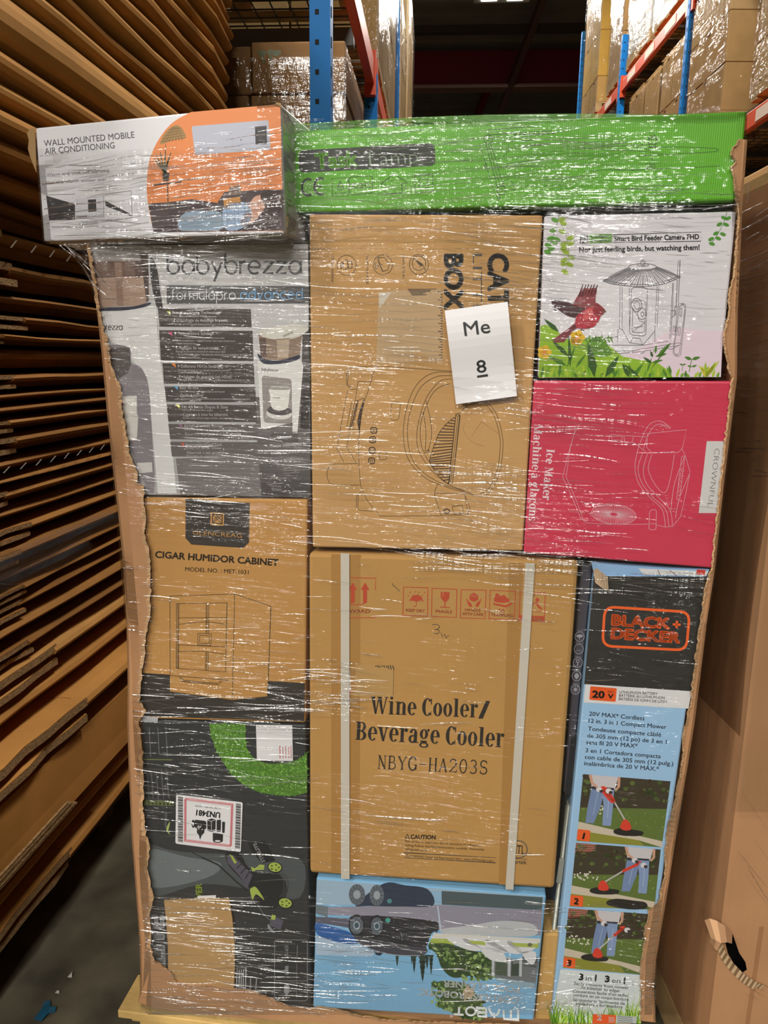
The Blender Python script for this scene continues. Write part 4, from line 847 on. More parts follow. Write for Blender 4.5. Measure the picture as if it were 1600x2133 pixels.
a.line(A_([(780, 1745), (958, 1750), (980, 1876), (815, 1880)]), 1.0, ik); a.line(A_([(958, 1750), (990, 1830), (978, 1872)]), .9, ik); a.line(A_([(882, 1826), (945, 1820), (950, 1866), (892, 1872)]), 1, ik, 1, True); a.ell(*f(849, 1855), 6, 4.5, ik, w=2.2)
a.line(A_([(905, 1262), (930, 1270), (884, 1690), (862, 1688)]), 1.2, ik, 1, True); a.line(A_([(918, 1278), (872, 1688)]), 1.0, ik)
lft = lambda t: [(892, 1285), (845, 1325), (805, 1375), (785, 1420), (765, 1475), (748, 1530), (745, 1560), (765, 1595), (800, 1640), (850, 1684)][min(9, int(t*9))]
for k in range(24):
    t = k/23; x1, y1 = 905-40*t, 1290+390*t; i9 = t*9; p = lft(t); p2 = lft(min(1, t+1/9)); fr_ = i9-int(i9)
    x0, y0 = p[0]+(p2[0]-p[0])*fr_, p[1]+(p2[1]-p[1])*fr_
    a.line([f(x0, y0), f(x1, y1)], 2.0, ik, 1)
a.line(A_(spl([lft(t/9) for t in range(10)], 4)), 1.1, ik); a.ell(*f(735, 1490), 2.6, 2.6, ik, w=1.2); a.ell(*f(916, 1268), 3, 3, ik, w=1)
a.line(A_(spl([(960, 1320), (950, 1360), (1000, 1430), (1080, 1460)], 4)), .5, '8f6b42'); a.line(A_([(1000, 1400), (1060, 1310), (1175, 1390)]), .5, '8f6b42')
a.build('printed_artwork', cl)
# ---- 5 bird feeder box
bf = carton('white_carton', [(1134, 449), (1535, 440), (1501, 785), (1121, 787)], 0.0, 0.40, PRN('dedadf', 0.35), 'white bird feeder camera carton under the right end of the long green carton')
a = Art(TP, 0.0); f = crop(1080, 430, 2.769); A_ = lambda L: [f(*p) for p in L]
a.poly(A_([(600, 870), (900, 700), (1180, 720), (1168, 984), (600, 986)]), 'e4d0dd', 1)
a.poly(A_([(128, 690), (150, 682), (190, 692), (240, 735), (300, 770), (400, 765), (470, 760), (520, 800), (600, 865), (700, 885), (800, 900), (870, 950), (890, 986), (116, 988)]), '8fb82c', 2)
a.poly(A_(spl([(390, 800), (420, 765), (470, 752), (510, 790), (540, 850), (480, 870), (410, 850)], 4, True)), '5f8f2a', 3)
for k in range(9): a.poly(A_([(380+k*18, 770-8*(k % 3)), (395+k*18, 752-12*(k % 2)), (402+k*18, 790)]), '5f8f2a', 3)
for x, y, r in ((150, 840, 14), (340, 755, 15), (330, 775, 10)):
    for q in range(5): a.ell(f(x, y)[0]+r*.6*math.cos(q*1.256), f(x, y)[1]+r*.6*math.sin(q*1.256), r*.5, r*.45, 'e2b62c', z=3)
    a.ell(*f(x, y), r*.3, r*.3, 'd98a3a', z=4)
def leaf(x0, y0, x1, y1, w, c, z): 
    dx, dy = x1-x0, y1-y0; L = math.hypot(dx, dy); nx, ny = -dy/L*w, dx/L*w
    a.poly(A_([(x0, y0), (x0+dx*.35+nx, y0+dy*.35+ny), (x0+dx*.75+nx*.6, y0+dy*.75+ny*.6), (x1, y1), (x0+dx*.75-nx*.6, y0+dy*.75-ny*.6), (x0+dx*.35-nx, y0+dy*.35-ny)]), c, z)
G1, G2, G3 = '33591f', '4b7d24', '6fa428'
for q in ((235, 725, 147, 648, 14, G1, 4), (290, 865, 195, 775, 14, G1, 4), (280, 920, 170, 862, 14, G2, 4), (300, 930, 290, 740, 10, G1, 4), (280, 930, 330, 800, 9, G2, 4), (330, 930, 390, 850, 9, G2, 4), (440, 985, 405, 790, 26, G1, 5), (500, 985, 580, 860, 20, G1, 5), (560, 985, 520, 890, 12, G2, 4), (640, 985, 600, 905, 14, G1, 5), (700, 985, 610, 910, 10, G1, 5), (660, 985, 720, 905, 12, G2, 4), (880, 970, 868, 915, 9, G2, 4), (740, 960, 770, 870, 6, G2, 4), (760, 945, 880, 785, 3, G1, 5), (800, 870, 880, 785, 12, G2, 5), (790, 850, 795, 795, 7, G2, 5), (775, 870, 762, 835, 8, G1, 5), (790, 865, 858, 848, 9, G2, 5), (770, 905, 720, 868, 9, G1, 5), (770, 900, 835, 885, 8, G2, 5)): leaf(*q)
rs = random.Random(5)
for k in range(40):
    x = 130+k*26; hh = 30+rs.random()*60*(1 if k < 26 else .6); leaf(x, 988, x+rs.uniform(-30, 30), 988-hh, 9, [G2, G3, 'a9c53a', G3][k % 4], 3)
for k in range(7): leaf(1085+rs.uniform(-10, 10), 985, 1040+k*20, 880+rs.random()*40, 10, ['b8c93a', 'd0c93e', '9fbb34'][k % 3], 4)
a.line(A_([(985, 955), (1000, 880)]), 1.4, G2, 4); leaf(1000, 882, 958, 868, 10, G2, 5); leaf(1000, 882, 1050, 868, 10, G2, 5); a.line(A_([(945, 950), (948, 912)]), 1, G2, 4); leaf(948, 914, 930, 908, 5, G2, 5); leaf(948, 914, 966, 908, 5, G2, 5); leaf(1000, 925, 975, 918, 6, G2, 5); leaf(1000, 925, 1030, 915, 6, G2, 5)
a.line(A_(spl([(235, 55), (215, 130), (190, 200), (165, 270)], 4)), 1, '5d8a2c', 1); a.line(A_(spl([(240, 90), (275, 170), (292, 290), (268, 380)], 4)), 1, '7a9a2c', 1)
for k, (x, y) in enumerate(((210, 78), (250, 75), (258, 95), (200, 138), (252, 145), (185, 185), (222, 190), (300, 182), (205, 205), (302, 212), (172, 225), (190, 243), (168, 264), (262, 215), (272, 262), (262, 240), (305, 293), (264, 310), (296, 335), (264, 330), (268, 378))): a.ell(*f(x, y), 8, 4.6, ('5a9a2c' if x < 240 else '97b32c'), rot=(-20 if k % 2 else 25), z=2)
a.line(A_(spl([(1203, 25), (1190, 80), (1150, 160), (1112, 215)], 4)), 1, '4a8a2c', 1)
for k, (x, y) in enumerate(((1186, 66), (1210, 68), (1198, 105), (1160, 103), (1180, 160), (1140, 155), (1152, 184), (1112, 188), (1116, 215))): a.ell(*f(x, y), 6.5, 3.6, '4f8f2c', rot=(-25 if k % 2 else 20), z=2)
a.poly(A_([(352, 162), (402, 160), (403, 213), (353, 215)]), '47474a', 1); a.text('AI', f(357, 210), f(398, 208), 15, 'd6d6d8', .05, 2)
a.poly(A_([(406, 160), (540, 157), (541, 208), (407, 213)]), '6f9f4a', 1); a.text('Intelligent', f(420, 182), f(525, 178), 6.5, '3d4a38', .02, 2); a.text('Recognition', f(420, 206), f(535, 202), 6.5, '3d4a38', .02, 2)
a.line(A_([(545, 163), (1053, 147), (1053, 200), (545, 208)]), 1, '55555a', 1, True); a.text('Smart Bird Feeder Camera FHD', f(553, 200), f(1043, 188), 10.5, '47474b', .03, 2); a.text('Not just feeding birds, but watching them!', f(350, 264), f(1046, 249), 10.5, '47474b', .03, 2)
gk = '77757c'
a.ell(*f(716, 347), 29, 6.5, gk, w=1.1, z=3); a.ell(*f(718, 325), 5, 6, gk, w=1.1, z=3); a.ell(*f(718, 327), 2.4, 3, gk, w=.9, z=3); a.ell(*f(718, 337), 12, 2.8, gk, w=.9, z=3)
a.line(A_(spl([(640, 350), (560, 385), (488, 430)], 5)), 1.2, gk, 3); a.line(A_(spl([(795, 347), (870, 375), (936, 408)], 5)), 1.2, gk, 3)
bot = spl([(488, 430), (560, 450), (700, 462), (830, 448), (936, 408)], 8); a.line(A_(bot), 1.3, gk, 3); a.line(A_([(x, y-12) for x, y in bot]), 1.0, gk, 3)
top = spl([(640, 352), (680, 366), (716, 368), (760, 364), (795, 350)], 8)
for k in range(33): a.line([f(*top[k]), f(*bot[k])], 1.6 if k % 2 else .8, gk, 3)
for L in ([(598, 462), (598, 700)], [(586, 460), (583, 705)], [(640, 468), (640, 690)], [(810, 462), (800, 690)], [(800, 462), (788, 700)], [(890, 440), (872, 770)], [(895, 440), (880, 765)], [(583, 705), (600, 710), (640, 785), (720, 797), (787, 718)], [(600, 705), (600, 715)], [(645, 787), (660, 758), (700, 760), (716, 795)], [(787, 700), (787, 785)], [(575, 700), (572, 780)], [(435, 775), (575, 750)], [(300, 790), (430, 812), (560, 835), (660, 832), (925, 786), (940, 795)], [(310, 805), (440, 830), (560, 850), (700, 838), (930, 800)], [(470, 800), (560, 800), (720, 800), (880, 775)], [(310, 782), (330, 778), (380, 800)], [(560, 835), (560, 850)], [(660, 832), (660, 845)], [(700, 838), (702, 845), (725, 845), (728, 833)], [(760, 828), (762, 842), (780, 840), (782, 826)], [(840, 810), (880, 825), (930, 800)], [(880, 600), (905, 600), (905, 625), (885, 640)]): a.line(A_(L), 1.0, gk, 3)
a.line(A_(rrect([(652, 466), (745, 466), (735, 748), (640, 740)], 22)), 1.1, gk, 3, True); a.line(A_(rrect([(662, 540), (735, 545), (728, 730), (655, 725)], 18)), 1, gk, 3, True); a.ell(*f(682, 568), 11, 14, gk, w=1.2, z=3); a.ell(*f(684, 570), 6, 8, gk, w=1, z=3); a.ell(*f(712, 618), 9, 12, gk, w=1.2, z=3); a.ell(*f(715, 622), 3, 5, gk, w=1.2, z=3)
a.line(A_([(662, 590), (700, 660), (728, 668)]), 1, gk, 3); a.line(A_([(655, 725), (728, 670)]), 1, gk, 3); a.line(A_([(660, 700), (720, 690)]), 1, gk, 3)
a.line(A_([(921, 310), (932, 310), (922, 580), (910, 580)]), 1, gk, 3, True); a.line(A_([(917, 380), (929, 380)]), 1, gk, 3)
for o_ in (0, 8): a.line(A_(rrect([(922+o_, 555+o_), (968-o_*.6, 560+o_), (935-o_, 868-o_), (890+o_*.6, 860-o_)], 24)), 1.0, gk, 3, True)
for x, y in ((905, 602), (938, 610), (930, 720), (914, 718), (898, 715)): a.line(A_(rrect([(x-5, y-24), (x+5, y-24), (x+2, y+24), (x-7, y+24)], 5)), .9, gk, 3, True)
# cardinal print
a.poly(A_(spl([(400, 598), (300, 560), (205, 545), (185, 535), (200, 570), (230, 595), (280, 630), (340, 645), (390, 640)], 4, True)), '4a2d33', 5)
for k in range(5): a.line([f(300-k*20, 560+k*10), f(186+k*4, 536+k*14)], (3, 1), '3a2228', 6)
a.poly(A_(spl([(315, 580), (345, 510), (375, 475), (420, 470), (452, 475), (445, 530), (440, 580), (390, 600)], 4, True)), '8f4148', 5)
for k in range(6): a.line([f(350+k*16, 520), f(372+k*17, 448+4*(k % 2))], (4.5, 1.6), '5a3338', 5)
a.poly(A_([(335, 660), (300, 695), (195, 770), (212, 786), (262, 782), (312, 715), (345, 700)]), '8a3c44', 5)
for k in range(4): a.line([f(330, 680+k*6), f(205+k*18, 775+k*3)], (1.6, 1), '5d2a32', 6)
a.poly(A_(spl([(330, 680), (335, 635), (395, 588), (440, 575), (475, 610), (468, 650), (440, 690), (390, 705), (345, 702)], 5, True)), 'b3303f', 6)
a.poly(A_(spl([(430, 600), (440, 572), (448, 556), (468, 566), (490, 585), (500, 600), (485, 625), (450, 630)], 4, True)), '8f2530', 7); a.poly(A_([(484, 592), (508, 604), (488, 618)]), '6b3a30', 8); a.ell(*f(478, 596), 1.4, 1.4, '1c1416', z=9)
a.poly(A_(spl([(390, 600), (420, 590), (430, 620), (400, 650), (370, 650)], 4, True)), 'd05a5c', 7)
a.line(A_([(370, 700), (360, 712), (380, 715)]), 1.6, '3a3034', 6); a.line(A_([(398, 690), (410, 700), (402, 706)]), 1.6, '3a3034', 6)
a.build('printed_artwork', bf)
# ---- 6 red ice maker box
im = carton('red_carton', [(1113, 793), (1533, 794), (1486, 1184), (1091, 1152)], 0.004, 0.40, PRN('cf3a55', 0.38), 'red ice maker carton below the white bird feeder carton')
a = Art(TP, 0.004); pk = 'e0a8b4'; pw = 'edd2d8'
a.poly([(1472.5, 919), (1519, 919), (1500, 1069), (1455.6, 1068.5)], 'd3d0cf', 1); a.text('CROWNFUL', (1489, 934), (1474, 1055), 11.5, '3f3f42', -.022, 2)
a.glyphs(fat, 'Ice Maker', (1139, 935), (1130, 1041), 17, pw, 2, gap=.05); a.glyphs(fat, 'Machine à glaçons', (1113.5, 883), (1101, 1085), 17, pw, 2, gap=.05)
for L in ([(350, 1258), (318, 1320), (290, 1420), (255, 1560), (320, 1700), (360, 1800), (400, 1827), (560, 1835), (750, 1832)], [(335, 1262), (300, 1390), (275, 1560), (335, 1700), (378, 1818)], [(800, 1838), (850, 1850), (890, 1845), (935, 1790), (965, 1660), (990, 1530), (960, 1430), (940, 1395)], [(745, 1310), (970, 1288), (945, 1398), (920, 1420), (770, 1420), (740, 1390), (745, 1310)]): a.line(A_(L), .9, pk, 1)
for L in ([(690, 1400), (720, 1320), (760, 1255), (820, 1238), (880, 1278)], [(720, 1400), (745, 1330), (775, 1275), (820, 1255), (860, 1282)], [(690, 1400), (672, 1500), (695, 1600), (760, 1680), (830, 1750), (848, 1848)], [(718, 1420), (690, 1510), (715, 1600), (780, 1680), (850, 1750), (868, 1848)], [(745, 1425), (720, 1520), (740, 1600), (800, 1670), (875, 1750), (888, 1840)], [(770, 1430), (750, 1520), (800, 1620), (850, 1648), (880, 1550), (900, 1430)], [(960, 1440), (900, 1600), (880, 1750)], [(990, 1535), (930, 1680), (905, 1800)], [(810, 1270), (850, 1262), (875, 1285)]): a.line(A_(spl(L, 5)), 1.0, pk, 1)
a.line(A_(rrect([(525, 1315), (612, 1322), (612, 1362), (520, 1355)], 18)), 1, pk, 1, True); a.line(A_(rrect([(540, 1325), (600, 1328), (600, 1350), (536, 1346)], 12)), .8, pk, 1, True); a.line(A_([(612, 1322), (740, 1330)]), 1, pk); a.line(A_([(612, 1362), (665, 1362), (730, 1412)]), 1, pk); a.line(A_([(665, 1325), (655, 1360)]), .9, pk)
for k in range(6): a.line(A_(arc(947-k*5, 1520+k*28, 8, 10, 0, 300, 8)), .9, pk, 1)
a.line(A_(rrect([(942, 1440), (960, 1440), (930, 1690), (912, 1690)], 9)), .9, pk, 1, True)
a.ell(*f(550, 1776), 47, 21, pk, rot=6, w=1.1); a.ell(*f(550, 1776), 44, 19, pk, rot=6, w=.7); a.ell(*f(550, 1776), 8, 4, pk, rot=6, w=1.2)
for k in range(44):
    p, q = arc(*f(550, 1776), 9, 5, k*8.18, k*8.18, 1, 6)[0], arc(*f(550, 1776), 42, 18, k*8.18, k*8.18, 1, 6)[0]; a.line([p, q], .9, pk)
a.line(A_(rrect([(758, 1752), (796, 1748), (794, 1866), (752, 1864)], 14)), 1, pk, 1, True); a.line(A_([(758, 1830), (795, 1830)]), 1, pk)
a.build('printed_artwork', im)
# ---- 7 cigar humidor box
ch = carton('tan_carton', [(258, 1036), (641, 1041), (636, 1506), (270, 1496)], 0.0, 0.40, CARD('bb8b4f', 0.05), 'tan humidor cabinet carton in the left column, with a black bottom band')
a = Art(TP, 0.0); f = crop(240, 1020, 3.81); A_ = lambda L: [f(*p) for p in L]; bk = '35312e'
a.poly(A_([(120, 1448), (1507, 1535), (1500, 1838), (110, 1795)]), bk, 1)
a.poly(A_([(435, 845), (948, 828), (1235, 925), (1205, 1640), (930, 1668), (435, 1600)]), 'bb8b4f', 2)
a.poly(A_([(558, 70), (1068, 105), (1062, 420), (1015, 462), (605, 435), (558, 385)]), bk, 1)
a.poly(A_(rrect([(757, 178), (865, 186), (862, 288), (756, 280)], 12)), 'bb8b4f', 2)
for L in ([(772, 194), (850, 200), (848, 272), (771, 266)],): a.line(A_(L), 2.0, bk, 3, True)
for L in ([(776, 200), (846, 268)], [(846, 206), (776, 262)], [(800, 200), (850, 248)], [(776, 250), (828, 200)]): a.line(A_(L), 1.5, bk, 3)
a.text('GLENCREAG', f(615, 356), f(1005, 382), 9, 'bb8b4f', -.005, 2)
a.text('CIGAR HUMIDOR CABINET', f(315, 538), f(1295, 604), 13.5, '4d3d2c', .035, 2); a.text('MODEL NO. : MET-1031', f(555, 646), f(1058, 671), 8.6, '4d3d2c', .008, 2)
lk = '3f3223'
for L in ([(435, 845), (948, 828), (1235, 925), (1215, 1510)], [(435, 845), (435, 1470)], [(948, 828), (942, 1100), (930, 1666)], [(486, 905), (887, 898), (876, 1446), (486, 1418), (486, 905)], [(497, 908), (497, 1418)], [(506, 910), (503, 1416)], [(722, 905), (720, 1140)], [(730, 905), (728, 1140)], [(743, 905), (741, 1140)], [(720, 1290), (716, 1432)], [(728, 1290), (724, 1434)], [(740, 1292), (737, 1434)], [(500, 1017), (885, 1017)], [(500, 1232), (878, 1248)], [(655, 1142), (764, 1146), (760, 1236), (656, 1232), (655, 1142)], [(670, 1158), (750, 1161), (746, 1222), (670, 1218), (670, 1158)], [(435, 1475), (900, 1512), (880, 1518)], [(508, 1484), (530, 1522), (822, 1548), (852, 1518)], [(522, 1486), (545, 1514), (815, 1538), (838, 1516)]): a.line(A_(L), 1.2, lk, 3)
for L in ([(505, 1068), (620, 1056), (720, 1050), (880, 1068)], [(502, 1282), (620, 1284), (700, 1284), (870, 1305)]): a.line(A_(spl(L, 5)), 1.2, lk, 3)
a.build('printed_artwork', ch)
# ---- 8 cordless mower box
em = carton('black_carton', [(268, 1499), (637, 1510), (648, 2103), (296, 2085)], 0.0, 0.42, PRN('333538', 0.35), 'black cordless mower carton at the bottom of the left column')
a = Art(TP, 0.0); f = crop(240, 1480, 3.267); A_ = lambda L: [f(*p) for p in L]
a.poly(A_(spl([(210, 930), (420, 960), (800, 980), (1255, 1005), (1255, 1275), (1000, 1230), (600, 1180), (230, 1260)], 4, True)), '4d5356', 1)
a.poly(A_(spl([(215, 950), (500, 1000), (720, 1040), (620, 1140), (240, 1200)], 4, True)), '6c7477', 1.5)
a.poly(A_([(170, 42), (292, 48), (288, 80), (165, 74)]), 'b9bcc2', 2)
gout = [(640, 90), (650, 160), (690, 270), (760, 390), (860, 495), (980, 555), (1100, 575), (1200, 580), (1306, 560)]; gin = [(1306, 290), (1220, 345), (1100, 362), (980, 345), (905, 275), (886, 180), (890, 92)]
a.poly(A_(spl(gout, 4)+spl(gin, 4)), '4f7d2c', 1)
rs = random.Random(11); gc = ['5e9632', '77ad45', '8fc25a', '3f6b24', '66993a']
O, I = spl(gout, 12), spl(gin[::-1], 12)
for k in range(900):
    u = rs.random(); v = rs.random(); p = O[int(u*(len(O)-1))]; q = I[int(u*(len(I)-1))]
    x, y = p[0]+(q[0]-p[0])*v, p[1]+(q[1]-p[1])*v; an = rs.uniform(0, 6.28); L = rs.uniform(12, 30)
    a.line([f(x, y), f(x+L*.5*math.cos(an), y+L*.5*math.sin(an)), f(x+L*math.cos(an+.4), y+L*math.sin(an+.4))], (1.7, .4), gc[k % 5], 2+(k % 3))
# mower print
a.line(A_([(590, 1000), (700, 1050), (830, 1170), (900, 1225)]), 3.2, '24262a', 5); a.line(A_([(450, 930), (600, 1005)]), 2, '2f3236', 5)
a.poly(A_([(330, 700), (360, 690), (345, 800), (335, 790)]), '44484c', 5); a.poly(A_(spl([(372, 757), (352, 790), (350, 820), (375, 845), (362, 818), (368, 790)], 4, True)), 'a8b86a', 5); a.line(A_([(345, 800), (350, 700), (385, 692)]), 1, '7a7e82', 5)
a.poly(A_(spl([(755, 960), (850, 975), (900, 1060), (980, 1110), (1110, 1110), (1170, 1200), (1150, 1290), (1080, 1350), (1000, 1330), (930, 1230), (850, 1140), (770, 1050)], 4, True)), '232529', 5)
a.poly(A_([(760, 985), (800, 985), (935, 1120), (900, 1205), (850, 1130), (765, 1035)]), '55525f', 6)
for k in range(3): a.line(A_([(825+k*30, 1075+k*35), (870+k*22, 1035+k*30)]), 2.2, '2a2a30', 7)
a.poly(A_([(776, 978), (800, 990), (828, 1036), (812, 1042)]), '9fb04e', 7); a.poly(A_(spl([(918, 1220), (935, 1203), (962, 1206), (1015, 1290), (960, 1250), (935, 1290), (925, 1262)], 4, True)), 'a4b655', 7); a.poly(A_([(922, 1062), (950, 1075), (985, 1048), (1016, 1052), (1012, 1084), (960, 1085), (935, 1098)]), 'a4b655', 7)
for cx, cy in ((1087, 1068), (1158, 1312)):
    a.ell(*f(cx, cy), 15.5, 11.5, '1b1c1f', rot=10, z=7); a.ell(*f(cx, cy-2), 13.5, 9.8, 'a3b552', rot=10, z=8)
    for q in range(5): a.ell(f(cx, cy)[0]+8*math.cos(q*1.256), f(cx, cy)[1]+5.5*math.sin(q*1.256), 2.3, 1.8, '55602c', z=9)
for k in range(3): a.line(A_(arc(1090+k*14, 1190, 60, 90, -70, 60, 8)), 1.4, '45474d', 6)
a.line(A_([(970, 1320), (1010, 1390), (1060, 1430)]), 1.6, '6e7176', 6); a.poly(A_([(1065, 1390), (1145, 1430), (1125, 1495), (1050, 1460)]), '585563', 6); a.poly(A_([(1068, 1388), (1094, 1396), (1086, 1426), (1058, 1420)]), 'a4b655', 7); a.poly(A_(spl([(1042, 1452), (1038, 1478), (1060, 1505), (1088, 1512), (1062, 1480)], 4, True)), '8a8d93', 6)
a.poly(A_([(900, 895), (1020, 890), (1090, 1020), (1000, 1040), (930, 960)]), '202226', 5.5)
a.text('STEELITE', f(1020, 1028), f(958, 898), 7, 'b9bbbf', .03, 8)
a.text('MOWER', f(594, 1400), f(588, 1176), 12.5, 'a8c23a', .02, 3); a.text('ELITE', f(338, 1812), f(324, 1392), 29, 'a7aaae', .06, 3)
for k, x in enumerate((232, 290, 345)): a.line(A_([(x, 115), (x+10, 315-20*(k == 1))]), 1.6, '6c6f74', 3)
for k in range(5): a.line(A_([(214+k*10-8*(k > 3), 405+k*5), (232+k*28, 598)]), 1.0, '55585c', 3) if k == 0 else a.line(A_([(214+k*33, 420-k*6), (222+k*36, 600)]), 1.6, '62656a', 3)
for k in range(8): a.line(A_([(192+k*26, 612+k*1), (212+k*26, 613+k), (212+k*26, 641+k), (192+k*26, 640+k)]), 1.1, '7c8a4c', 3, True); a.line(A_([(198+k*26, 626), (206+k*26, 627)]), 2.2, '6c7a44', 3)
a.line(A_([(195, 332), (390, 336)]), 1.6, '7c8a4c', 3)
a.line(A_(rrect([(1085, 1560), (1308, 1562), (1308, 1975), (1085, 1972)], 18)), 1.1, '8f9296', 3, True); a.line(A_([(1085, 1838), (1308, 1840)]), 1, '8f9296', 3)
a.text('25-65', f(1178, 1692), f(1178, 1598), 7.5, 'a9acb0', .02, 3); a.line(A_([(1240, 1600), (1238, 1690)]), 1.4, '7b7e82', 3); a.line(A_([(1236, 1720), (1234, 1960)]), 1.2, '6b6e72', 3)
a.poly(A_(rrect([(1148, 1875), (1160, 1862), (1186, 1868), (1184, 1925), (1150, 1925)], 8)), '94979b', 3); a.poly(A_([(1158, 1925), (1176, 1925), (1174, 1945), (1160, 1945)]), '94979b', 3); a.poly(A_([(1155, 1740), (1180, 1735), (1178, 1800), (1155, 1795)]), '7f8286', 3)
a.line(A_([(830, 1748), (890, 1752), (886, 1945), (824, 1942)]), 1.3, 'b4b6ba', 3, True)
for k in range(3): a.line(A_([(845+k*14, 1765), (842+k*14, 1930)]), 2, 'a9abaf', 3)
a.line(A_([(922, 1820), (918, 1920)]), 2, '9a9ca0', 3); a.line(A_([(962, 1825), (955, 1920)]), 2, '9a9ca0', 3); a.poly(A_([(945, 1930), (970, 1932), (968, 1955), (943, 1953)]), 'b83a44', 3)
a.build('printed_artwork', em)
def sheet(name, quad, h, th, m, parent=None, plane=TP):
    b = MB(); P = [plane.at(x, y, h) for x, y in quad]; b.prism(P, -plane.n*(-th), m); return b.build(name, parent)
WH = mat('white_label_paper', 'e2e1e3', 0.5)
s = sheet('paper_label', [f(958, 97), f(1205, 100), f(1210, 343), f(965, 340)], 0.0016, 0.0003, WH, em)
a = Art(TP, 0.0020); a.line(A_([(960, 128), (1206, 131)]), .8, 'b5b5b8', 1)
for k, x in enumerate((1120, 1140, 1160, 1180, 1196)): a.line(A_([(x, 240+8*(k % 2)), (x+2, 326)]), 1.1 if k else 1.6, 'c25a55', 1)
a.build('label_print', s)
s = sheet('battery_warning_label', rrect([f(415, 570), f(868, 625), f(855, 963), f(410, 905)], 4), 0.0016, 0.0003, WH, em)
a = Art(TP, 0.0020)
for k in range(34):
    t = k/33; w = [2.4, 1.4, 3.0, 1.2][k % 4]
    a.line([f(427, 590+300*t), f(461, 594+300*t)], w*.9, '2c2b2b', 1); a.line([f(822-7*t, 636+298*t), f(855-5*t, 641+298*t)], w*.9, '2c2b2b', 1)
Q = [(478, 602), (796, 640), (786, 922), (476, 884)]
for (p, q) in zip(Q, Q[1:]+Q[:1]):
    n = 30
    for k in range(n):
        t = k/n; x, y = p[0]+(q[0]-p[0])*t, p[1]+(q[1]-p[1])*t; a.line([f(x-8, y+8), f(x+8, y-8)], 1.4, 'cf4f5f', 1)
a.text('UN3481', f(717, 695), f(553, 676), 11.5, '2a292a', .035, 1); a.text('+1-760-476-3961, 322745', f(722, 664), f(545, 642), 3.6, '5a595a', 0, 1)
bl = '29272a'
a.poly(A_(rrect([(540, 742), (620, 752), (620, 810), (540, 800)], 14)), bl, 1); a.ell(*f(531, 771), 3.6, 8.5, bl, z=2); a.ell(*f(530, 773), 1.6, 3.6, 'e2e1e3', z=3)
a.poly(A_([(626, 745), (655, 735), (684, 742), (682, 816), (655, 826), (627, 816)]), bl, 1); a.line(A_([(655, 752), (655, 822)]), .8, 'e2e1e3', 2); a.line(A_([(628, 748), (655, 753), (683, 744)]), .8, 'e2e1e3', 2); a.line(A_([(628, 810), (655, 818), (682, 810)]), 1, 'e2e1e3', 2)
a.poly(A_(rrect([(690, 746), (720, 742), (718, 826), (690, 824)], 7)), bl, 1); a.line(A_([(692, 815), (718, 818)]), .9, 'e2e1e3', 2); a.poly(A_(rrect([(727, 756), (748, 758), (744, 834), (728, 832)], 6)), bl, 1)
a.poly(A_([(664, 832), (734, 842), (732, 892), (664, 884)]), bl, 1); a.ell(*f(698, 889), 10, 3.4, bl, z=1); a.ell(*f(697, 888), 6, 1.8, 'e2e1e3', z=2)
a.poly(A_(spl([(560, 800), (556, 830), (570, 850), (577, 878), (588, 850), (606, 830), (604, 800), (590, 815), (582, 780), (572, 810)], 3, True)), bl, 2); a.line(A_([(556, 790), (570, 800), (566, 782), (578, 796), (586, 782)]), 1.4, 'e2e1e3', 3)
a.build('label_print', s)
PC = CARD('b6915f', 0.05)
b = MB(); Q = [(338, 1288), (560, 1278), (780, 1276), (800, 1400), (815, 1560), (818, 1740), (810, 1915), (640, 1900), (520, 1880), (430, 1862), (366, 1838), (364, 1600), (352, 1420)]
b.prism([TP.at(*f(x, y), 0.0015) for x, y in Q], TN*0.004, PC); b.build('cardboard_patch', em)
b = MB(); b.face([TP.at(*f(*p), 0.0012) for p in [(560, 1262), (686, 1256), (684, 1280), (560, 1282)]], WH); b.build('paper_sliver', em)
# ---- 9 wine cooler box
wc = carton('tan_carton', [(643, 1152), (1206, 1170), (1155, 1852), (645, 1819)], 0.004, 0.45, CARD('b88c50', 0.05), 'large tan wine cooler carton in the middle, banded by two pale straps', bevel=0.007)
a = Art(TP, 0.004); f = crop(630, 1120, 2.667); A_ = lambda L: [f(*p) for p in L]; rd = 'b9492f'
for Q in ([(160, 92), (322, 95), (318, 1872), (160, 1862)], [(1150, 140), (1230, 142), (1140, 1930), (1090, 1925)]): a.poly(A_(Q), mat('clear_box_tape', 'ab7e44', 0.22), 0.2)
for Q in ([(250, 222), (408, 225), (405, 290)], [(258, 372), (330, 372), (350, 360)], [(258, 445), (404, 444), (405, 430)]): a.line(A_(Q), 1.6, rd, 1)
for x in (280, 348): a.poly(A_([(x-24, 290), (x, 248), (x+24, 290), (x+11, 290), (x+11, 360), (x-11, 368), (x-11, 290)]), rd, 1)
a.text('UPWARD', f(212, 416), f(376, 418), 7, rd, .02, 1)
icons = [((562, 274), (697, 278), (695, 437), (558, 432)), ((720, 282), (858, 286), (855, 443), (717, 437)), ((882, 288), (1020, 292), (1015, 450), (877, 445)), ((1043, 292), (1184, 298), (1177, 458), (1037, 450)), ((1210, 302), (1350, 308), (1343, 467), (1203, 460))]
for Q in icons: a.line(A_(list(Q)), 1.6, rd, 1, True)
a.poly(A_(spl([(592, 352), (612, 325), (635, 318), (660, 328), (675, 354)], 4)+[(655, 350), (634, 356), (612, 350)]), rd, 1); a.line(A_([(634, 354), (632, 378), (624, 384), (616, 376)]), 1.4, rd, 1)
for x, y in ((600, 300), (615, 318), (630, 296), (650, 300), (668, 318), (590, 320), (645, 316), (680, 300)): a.line(A_([(x, y), (x-4, y+9)]), 1.5, rd, 1)
